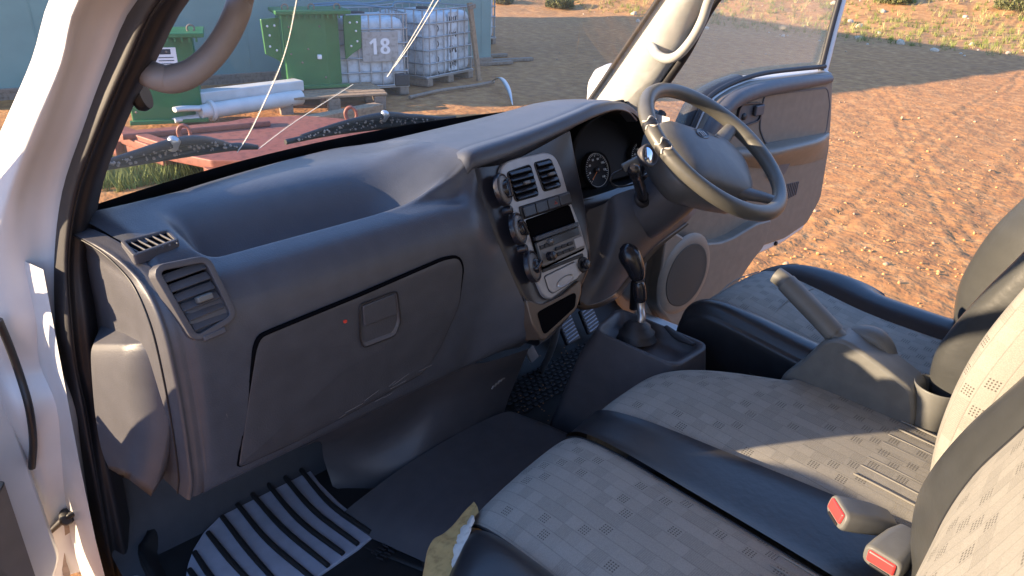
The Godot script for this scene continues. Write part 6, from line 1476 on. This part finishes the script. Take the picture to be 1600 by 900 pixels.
func make_totes():
	var x1 := Vector3(.94,0,.34).normalized(); var n1 := Vector3(-x1.z, 0, x1.x)
	var c1 := Vector3(4.80,0,-7.72)
	var t := tote("caged white water tote with the number 18 plate", c1, x1, 1.0, 1.0, 1.02)
	var T := Transform3D(Basis(x1, Vector3.UP, n1), c1)
	var mb := MB.new(); rbox(mb, Vector3(0.46, 0.36, 0.006), T * Transform3D(Basis(), Vector3(0.13, 0.62, 0.515)), 0.004); var pl := put("number_plate", mb, M.sign_steel, t)
	text_part("number", "18", 0.26, T * Transform3D(Basis(), Vector3(0.12, 0.62, 0.521)), M.label_white, t, t)
	mb = MB.new(); rbox(mb, Vector3(0.2, 0.16, 0.12), T * Transform3D(Basis(), Vector3(0.4, 0.2, 0.46)), 0.02); put("drain_valve", mb, M.ink, t)
	var x2 := Vector3(.98,0,-.2).normalized(); var n2 := Vector3(-x2.z, 0, x2.x); var c2 := Vector3(6.03,0,-7.93)
	t = tote("caged water tote with scribbled marks, beside the leaning pole", c2, x2, 1.08, 1.0, 1.02)
	T = Transform3D(Basis(x2, Vector3.UP, n2), c2)
	mb = MB.new(); rbox(mb, Vector3(0.22, 0.78, 0.006), T * Transform3D(Basis(), Vector3(0.06, 0.56, 0.49)), 0.004); put("label_strip", mb, M.tote_poly, t)
	var rng := RandomNumberGenerator.new(); rng.seed = 17
	mb = MB.new()
	for r in 4:
		for k in 4:
			var p := Vector3(-0.02 + 0.045 * k, 0.86 - 0.2 * r, 0.495); var q := []
			for j in 5: q.append(T * (p + Vector3(rng.randf_range(-0.02, 0.02), rng.randf_range(-0.05, 0.05), 0)))
			tube(mb, q, 0.006, 5, 3)
		tube(mb, [T * Vector3(-0.3, 0.8 - 0.2 * r, 0.495), T * Vector3(-0.27, 0.76 - 0.2 * r, 0.495), T * Vector3(-0.29, 0.72 - 0.2 * r, 0.495)], 0.007, 5, 2)
	put("scribbled_marks", mb, M.ink, t)
	tote("farther caged water tote standing behind the leaning pole", Vector3(9.05,0,-10.55), Vector3(.97,0,-.22), 1.1, 1.0, 1.1)
	var h := thing("hose", "coil of thin blue hose lying on top of the totes", "hose", Vector3(5.0,1.02,-7.7))
	mb = MB.new(); tube(mb, [Vector3(4.25,1.06,-7.9), Vector3(4.6,1.1,-7.5), Vector3(5.1,1.05,-7.45), Vector3(5.5,1.08,-7.8), Vector3(5.9,1.06,-7.6), Vector3(6.3,1.07,-7.9), Vector3(5.8,1.09,-8.1), Vector3(5.2,1.06,-8.0), Vector3(4.7,1.1,-7.8), Vector3(4.4,1.07,-8.1)], 0.012, 6, 6); put("loop", mb, M.hose, h)
	h = thing("leaning_pole", "brown wooden pole leaning against the second tote", "pole", [Vector3(6.5806,0,-7.3402)][0])
	mb = MB.new(); bar(mb, [Vector3(6.5436,0,-7.3006)][0] + Vector3(0, -0.02, 0), [Vector3(6.5806,0,-7.3402)][0] + Vector3(-.10,1.06,-.1), 0.07, 0.05, Vector3.BACK, 0.006); put("shaft", mb, M.wood, h)
	mb = MB.new(); bar(mb, [Vector3(6.5806,0,-7.3402)][0] + Vector3(-.16,1.0,-.06), [Vector3(6.5806,0,-7.3402)][0] + Vector3(-.04,1.02,-.06), 0.05, 0.06, Vector3.UP, 0.006); put("cross_block", mb, M.wood_grey, h)
func green_unit(t: Node3D, T: Transform3D, wings: bool):
	var mb := MB.new(); var po := rounded([Vector2(-.37,-.25), Vector2(.12,-.25), Vector2(.30,-.12), Vector2(.30,.25), Vector2(-.37,.25)], 0.015, 2)
	var B := T * Transform3D(Basis(Vector3.RIGHT, -PI / 2), Vector3.ZERO)
	# body stands on y 0..0.86 of the frame; outline seen from above
	slab(mb, po, B, 0.02, 0.84, 0.01, true); var body := put("body", mb, M.green, t)
	mb = MB.new(); rbox(mb, Vector3(0.86, 0.045, 0.60), T * Transform3D(Basis(), Vector3(-0.01, 0.855, 0)), 0.008); put("lid", mb, M.green, t)
	mb = MB.new()
	for k in 12: rbox(mb, Vector3(0.02, 0.05, 0.012), T * Transform3D(Basis(), Vector3(-0.38 + 0.066 * k, 0.815, 0.29)), 0.003)
	put("lid_teeth", mb, M.green, t)
	for x in [-0.3, 0.0, 0.3]:
		mb = MB.new(); var r := []
		for k in 12: r.append(T * Vector3(x + 0.035 * cos(TAU * k / 12), 0.9 + 0.035 * sin(TAU * k / 12), 0.1))
		tube(mb, r, 0.01, 6, 2, true); put("lifting_eye", mb, M.wood_grey, t)
	mb = MB.new(); rbox(mb, Vector3(0.74, 0.04, 0.06), T * Transform3D(Basis(), Vector3(-0.02, 0.02, 0.28)), 0.006); rbox(mb, Vector3(0.74, 0.04, 0.06), T * Transform3D(Basis(), Vector3(-0.02, 0.02, -0.28)), 0.006); put("skid", mb, M.green, t)
	mb = MB.new(); rbox(mb, Vector3(0.05, 0.05, 0.05), T * Transform3D(Basis(), Vector3(0.02, 0.36, 0.265)), 0.008); put("tap", mb, M.label_white, t)
	mb = MB.new()
	for p in [Vector2(-.3,.7), Vector2(-.3,.4), Vector2(-.1,.45), Vector2(.05,.7), Vector2(-.18,.3), Vector2(-.32,.12), Vector2(.08,.12)]: lathe(mb, [Vector2(0.012, 0), Vector2(0.012, 0.01), Vector2(0, 0.012)], T * Transform3D(Basis(), Vector3(p.x, p.y, 0.25)), 8)
	put("bolt", mb, M.wood_grey, t)
	if wings:
		for s in [-1, 1]:
			var W_ := T * Transform3D(Basis(Vector3.UP, -0.55 * s if s < 0 else 0.35), Vector3(-0.40 if s < 0 else 0.36, 0.0, 0.22 if s < 0 else 0.12))
			mb = MB.new(); var wp := rounded([Vector2(0, .30), Vector2(s * .10, .36), Vector2(s * .23, .42), Vector2(s * .25, .80), Vector2(0, .80)], 0.01, 2)
			slab(mb, wp, W_, -0.012, 0.012, 0.004, true)
			var wg := put("wing_plate", mb, M.green, t)
			mb = MB.new()
			for p in [Vector2(.08, .72), Vector2(.18, .72), Vector2(.08, .45), Vector2(.17, .5), Vector2(.16, .62)]: lathe(mb, [Vector2(0.013, 0), Vector2(0.013, 0.01), Vector2(0, 0.012)], W_ * Transform3D(Basis(), Vector3(s * p.x, p.y, 0.012)), 8)
			put("bolt", mb, M.label_white, wg)
	else:
		mb = MB.new(); rbox(mb, Vector3(0.2, 0.24, 0.006), T * Transform3D(Basis(), Vector3(0.04, 0.62, 0.254)), 0.003); var lb := put("white_label", mb, M.label_white, t)
		mb = MB.new(); rbox(mb, Vector3(0.1, 0.05, 0.003), T * Transform3D(Basis(), Vector3(0.04, 0.70, 0.258)), 0.002)
		for k in 3: rbox(mb, Vector3(0.14, 0.008, 0.003), T * Transform3D(Basis(), Vector3(0.04, 0.645 - 0.03 * k, 0.258)), 0.001)
		put("label_print", mb, M.ink, lb)
		mb = MB.new(); rbox(mb, Vector3(0.17, 0.26, 0.006), T * Transform3D(Basis(), Vector3(-0.22, 0.56, 0.254)), 0.003); var ly := put("yellow_label", mb, M.label_yellow, t)
		mb = MB.new(); tube(mb, [T * Vector3(-0.24, 0.6, 0.259), T * Vector3(-0.2, 0.57, 0.259), T * Vector3(-0.24, 0.54, 0.259), T * Vector3(-0.2, 0.51, 0.259)], 0.008, 5, 2); put("warning_mark", mb, M.ink, ly)
func make_scrap():
	var c := Vector3(3.98,.20,-7.5); var x := Vector3(.93,0,.36).normalized()
	var t := thing("green_steel_cabinet", "green steel cabinet with two wing plates standing on a pallet", "cabinet", c)
	green_unit(t, Transform3D(Basis(x, Vector3.UP, Vector3(-x.z, 0, x.x)), c), true)
	var c2 := Vector3(2.12,.08,-7.3); x = Vector3(.9,0,.43).normalized()
	t = thing("green_steel_cabinet", "green steel cabinet with white and yellow labels behind the grab handle", "cabinet", c2)
	green_unit(t, Transform3D(Basis(x, Vector3.UP, Vector3(-x.z, 0, x.x)), c2), false)
	# pallet
	var pc := Vector3(3.95,.0,-7.25); var px := Vector3(.93,0,.36).normalized(); var PT := Transform3D(Basis(px, Vector3.UP, Vector3(-px.z, 0, px.x)), pc)
	t = thing("wooden_pallet", "weathered wooden pallet under the winged green cabinet", "pallet", pc)
	for k in 7:
		var mb := MB.new(); rbox(mb, Vector3(1.25, 0.024, 0.12), PT * Transform3D(Basis(Vector3.UP, 0.01 * (k % 3 - 1)), Vector3(0.02 * (k % 2), 0.178, -0.45 + 0.15 * k)), 0.004); put("plank", mb, M.wood, t)
	for k in 3:
		for j in 3:
			var mb := MB.new(); rbox(mb, Vector3(0.14, 0.16, 0.12), PT * Transform3D(Basis(), Vector3(-0.54 + 0.54 * k, 0.08, -0.42 + 0.43 * j)), 0.006); put("block", mb, M.wood_grey, t)
	t = thing("timber_block", "pale sawn timber offcut lying in front of the pallet", "timber", [Vector3(3.7934,0.05,-6.3529)][0])
	var mb := MB.new(); bar(mb, [Vector3(3.0839,0.07,-6.2332)][0], [Vector3(4.0793,0.07,-6.357)][0], 0.16, 0.13, Vector3.UP, 0.01); put("offcut", mb, M.wood, t)
	# white hydraulic cylinder
	t = thing("hydraulic_cylinder", "white hydraulic cylinder with clevis end lying by the shed", "cylinder", [Vector3(1.9906,0.2,-6.8961)][0])
	var h := [Vector3(2.0054,0.17,-6.9879), Vector3(2.0988,0.17,-6.9913), Vector3(2.2532,0.17,-6.9468), Vector3(2.3845,0.17,-6.9635), Vector3(2.8734,0.17,-7.0013), Vector3(3.483,0.17,-7.0313)]
	mb = MB.new(); tube(mb, [h[2], h[3], h[4], h[5]], [.07,.08,.083,.083], 18, 4); put("barrel", mb, M.white_steel, t)
	mb = MB.new(); lathe(mb, [Vector2(0.105, -0.02), Vector2(0.112, 0.0), Vector2(0.105, 0.02)], frame(h[3], h[4] - h[3]), 20); put("collar", mb, M.white_steel, t)
	for s in [-0.06, 0.06]:
		mb = MB.new(); tube(mb, [h[0] + Vector3(0, s, s * 0.5), h[1] + Vector3(0, s, s * 0.5), h[2] + Vector3(0, s * 0.8, s * 0.4)], [.045,.05,.05], 10, 4, false, 0.6); put("clevis", mb, M.white_steel, t)
	t = thing("white_steel_beam", "white flat steel beam lying behind the hydraulic cylinder", "beam", [Vector3(2.6392,0.25,-7.6328)][0])
	mb = MB.new(); bar(mb, [Vector3(2.3622,0.27,-7.2414)][0], [Vector3(3.6106,0.27,-7.2539)][0], 0.2, 0.12, Vector3.UP, 0.012); put("beam", mb, M.white_steel, t)
	# red steel frame in front of the truck
	t = thing("red_steel_frame", "low faded red steel platform with lifting lugs ahead of the truck", "steel frame", Vector3(2.3,.1,-6.3))
	var y := 0.26; var pg := [Vector3(1.1651,0.26,-6.156), Vector3(1.6703,0.26,-5.9257), Vector3(2.3139,0.26,-6.0473), Vector3(2.7691,0.26,-5.8267), Vector3(3.0759,0.26,-5.3188), Vector3(3.5449,0.26,-5.3938), Vector3(3.4413,0.26,-4.7018), Vector3(2.4116,0.26,-4.3417), Vector3(1.7094,0.26,-4.5292), Vector3(1.3953,0.26,-4.8453), Vector3(1.2409,0.26,-5.3296)]
	var pl := []
	for p in pg: pl.append(Vector2(p.x, -p.z))
	var FT := Transform3D(Basis(Vector3.RIGHT, -PI / 2), Vector3.ZERO)
	mb = MB.new(); slab(mb, rounded(pl, 0.02, 2), FT, 0.18, 0.26, 0.01, true); put("deck_plate", mb, M.red_steel, t)
	mb = MB.new(); bar(mb, [Vector3(1.2044,0.2,-6.3882)][0], [Vector3(1.3081,0.2,-5.4657)][0], 0.1, 0.2, Vector3.UP, 0.01); bar(mb, [Vector3(1.138,0.285,-5.9526)][0], [Vector3(2.3274,0.285,-5.6417)][0], 0.14, 0.05, Vector3.UP, 0.01); put("edge_beam", mb, M.red_steel, t)
	for q in [[[Vector3(1.5039,0.26,-5.5482)][0], 0.06], [[Vector3(2.9864,0.26,-5.2841)][0], 0.065]]:
		mb = MB.new(); var r := []
		for k in 14: r.append(q[0] + Vector3(q[1] * 0.75 * cos(TAU * k / 14) * 0.8, 0.07 + q[1] * sin(TAU * k / 14), q[1] * 0.5 * cos(TAU * k / 14)))
		tube(mb, r, 0.02, 8, 2, true, 0.8); put("lifting_lug", mb, M.red_steel, t)
	for p in [pg[0], pg[3], pg[6], pg[9]]:
		mb = MB.new(); bar(mb, Vector3(p.x, -0.03, p.z), Vector3(p.x, 0.2, p.z), 0.1, 0.1, Vector3.BACK); put("foot", mb, M.red_steel, t)
	# rake head, boards on the ground
	t = thing("scythe_blade", "rusty curved blade and shaft lying on the ground beyond the totes", "tool", [Vector3(6.6519,0.02,-6.8711)][0])
	mb = MB.new(); tube(mb, [Vector3(4.8787,0.04,-6.8065), Vector3(5.5098,0.04,-6.9277), Vector3(6.0735,0.04,-6.9141), Vector3(6.5115,0.04,-6.9618)], .022, 7, 4); put("shaft", mb, M.wood_grey, t)
	mb = MB.new(); tube(mb, [[Vector3(6.4776,0.05,-6.9791)][0], [Vector3(6.2955,0.16,-6.6163)][0], [Vector3(5.9915,0.12,-6.1645)][0], [Vector3(5.5935,0.03,-5.6874)][0]], [.015,.035,.03,.006], 8, 6, false, 0.3); put("blade", mb, M.metal, t)
	for k in 3:
		var q: Array = [[Vector3(7.3131,0.03,-8.4401), Vector3(8.1211,0.03,-8.1941)], [Vector3(7.6932,0.03,-8.5917), Vector3(8.6732,0.03,-8.2457)], [Vector3(8.0371,0.03,-9.0752), Vector3(8.6437,0.03,-8.8368)]][k]
		t = thing("board", ["grey board lying nearest on the dirt past the totes", "grey board lying in the middle of three on the dirt", "grey board lying farthest on the dirt past the totes"][k], "board", q[0])
		mb = MB.new(); bar(mb, q[0], q[1], 0.1, 0.05, Vector3.UP, 0.006); put("plank", mb, M.wood_grey, t)

func _ready():
	setup_view()
	make_materials()
	make_ground()
	make_shed()
	make_cab()
	make_doors()
	make_dash()
	make_backrests(make_bench(), make_driver_seat())
	make_wheel()
	make_column()
	make_gear()
	make_handbrake()
	make_pedals()
	make_mats()
	make_buckles()
	make_wipers()
	make_totes()
	make_scrap()
	make_yard()
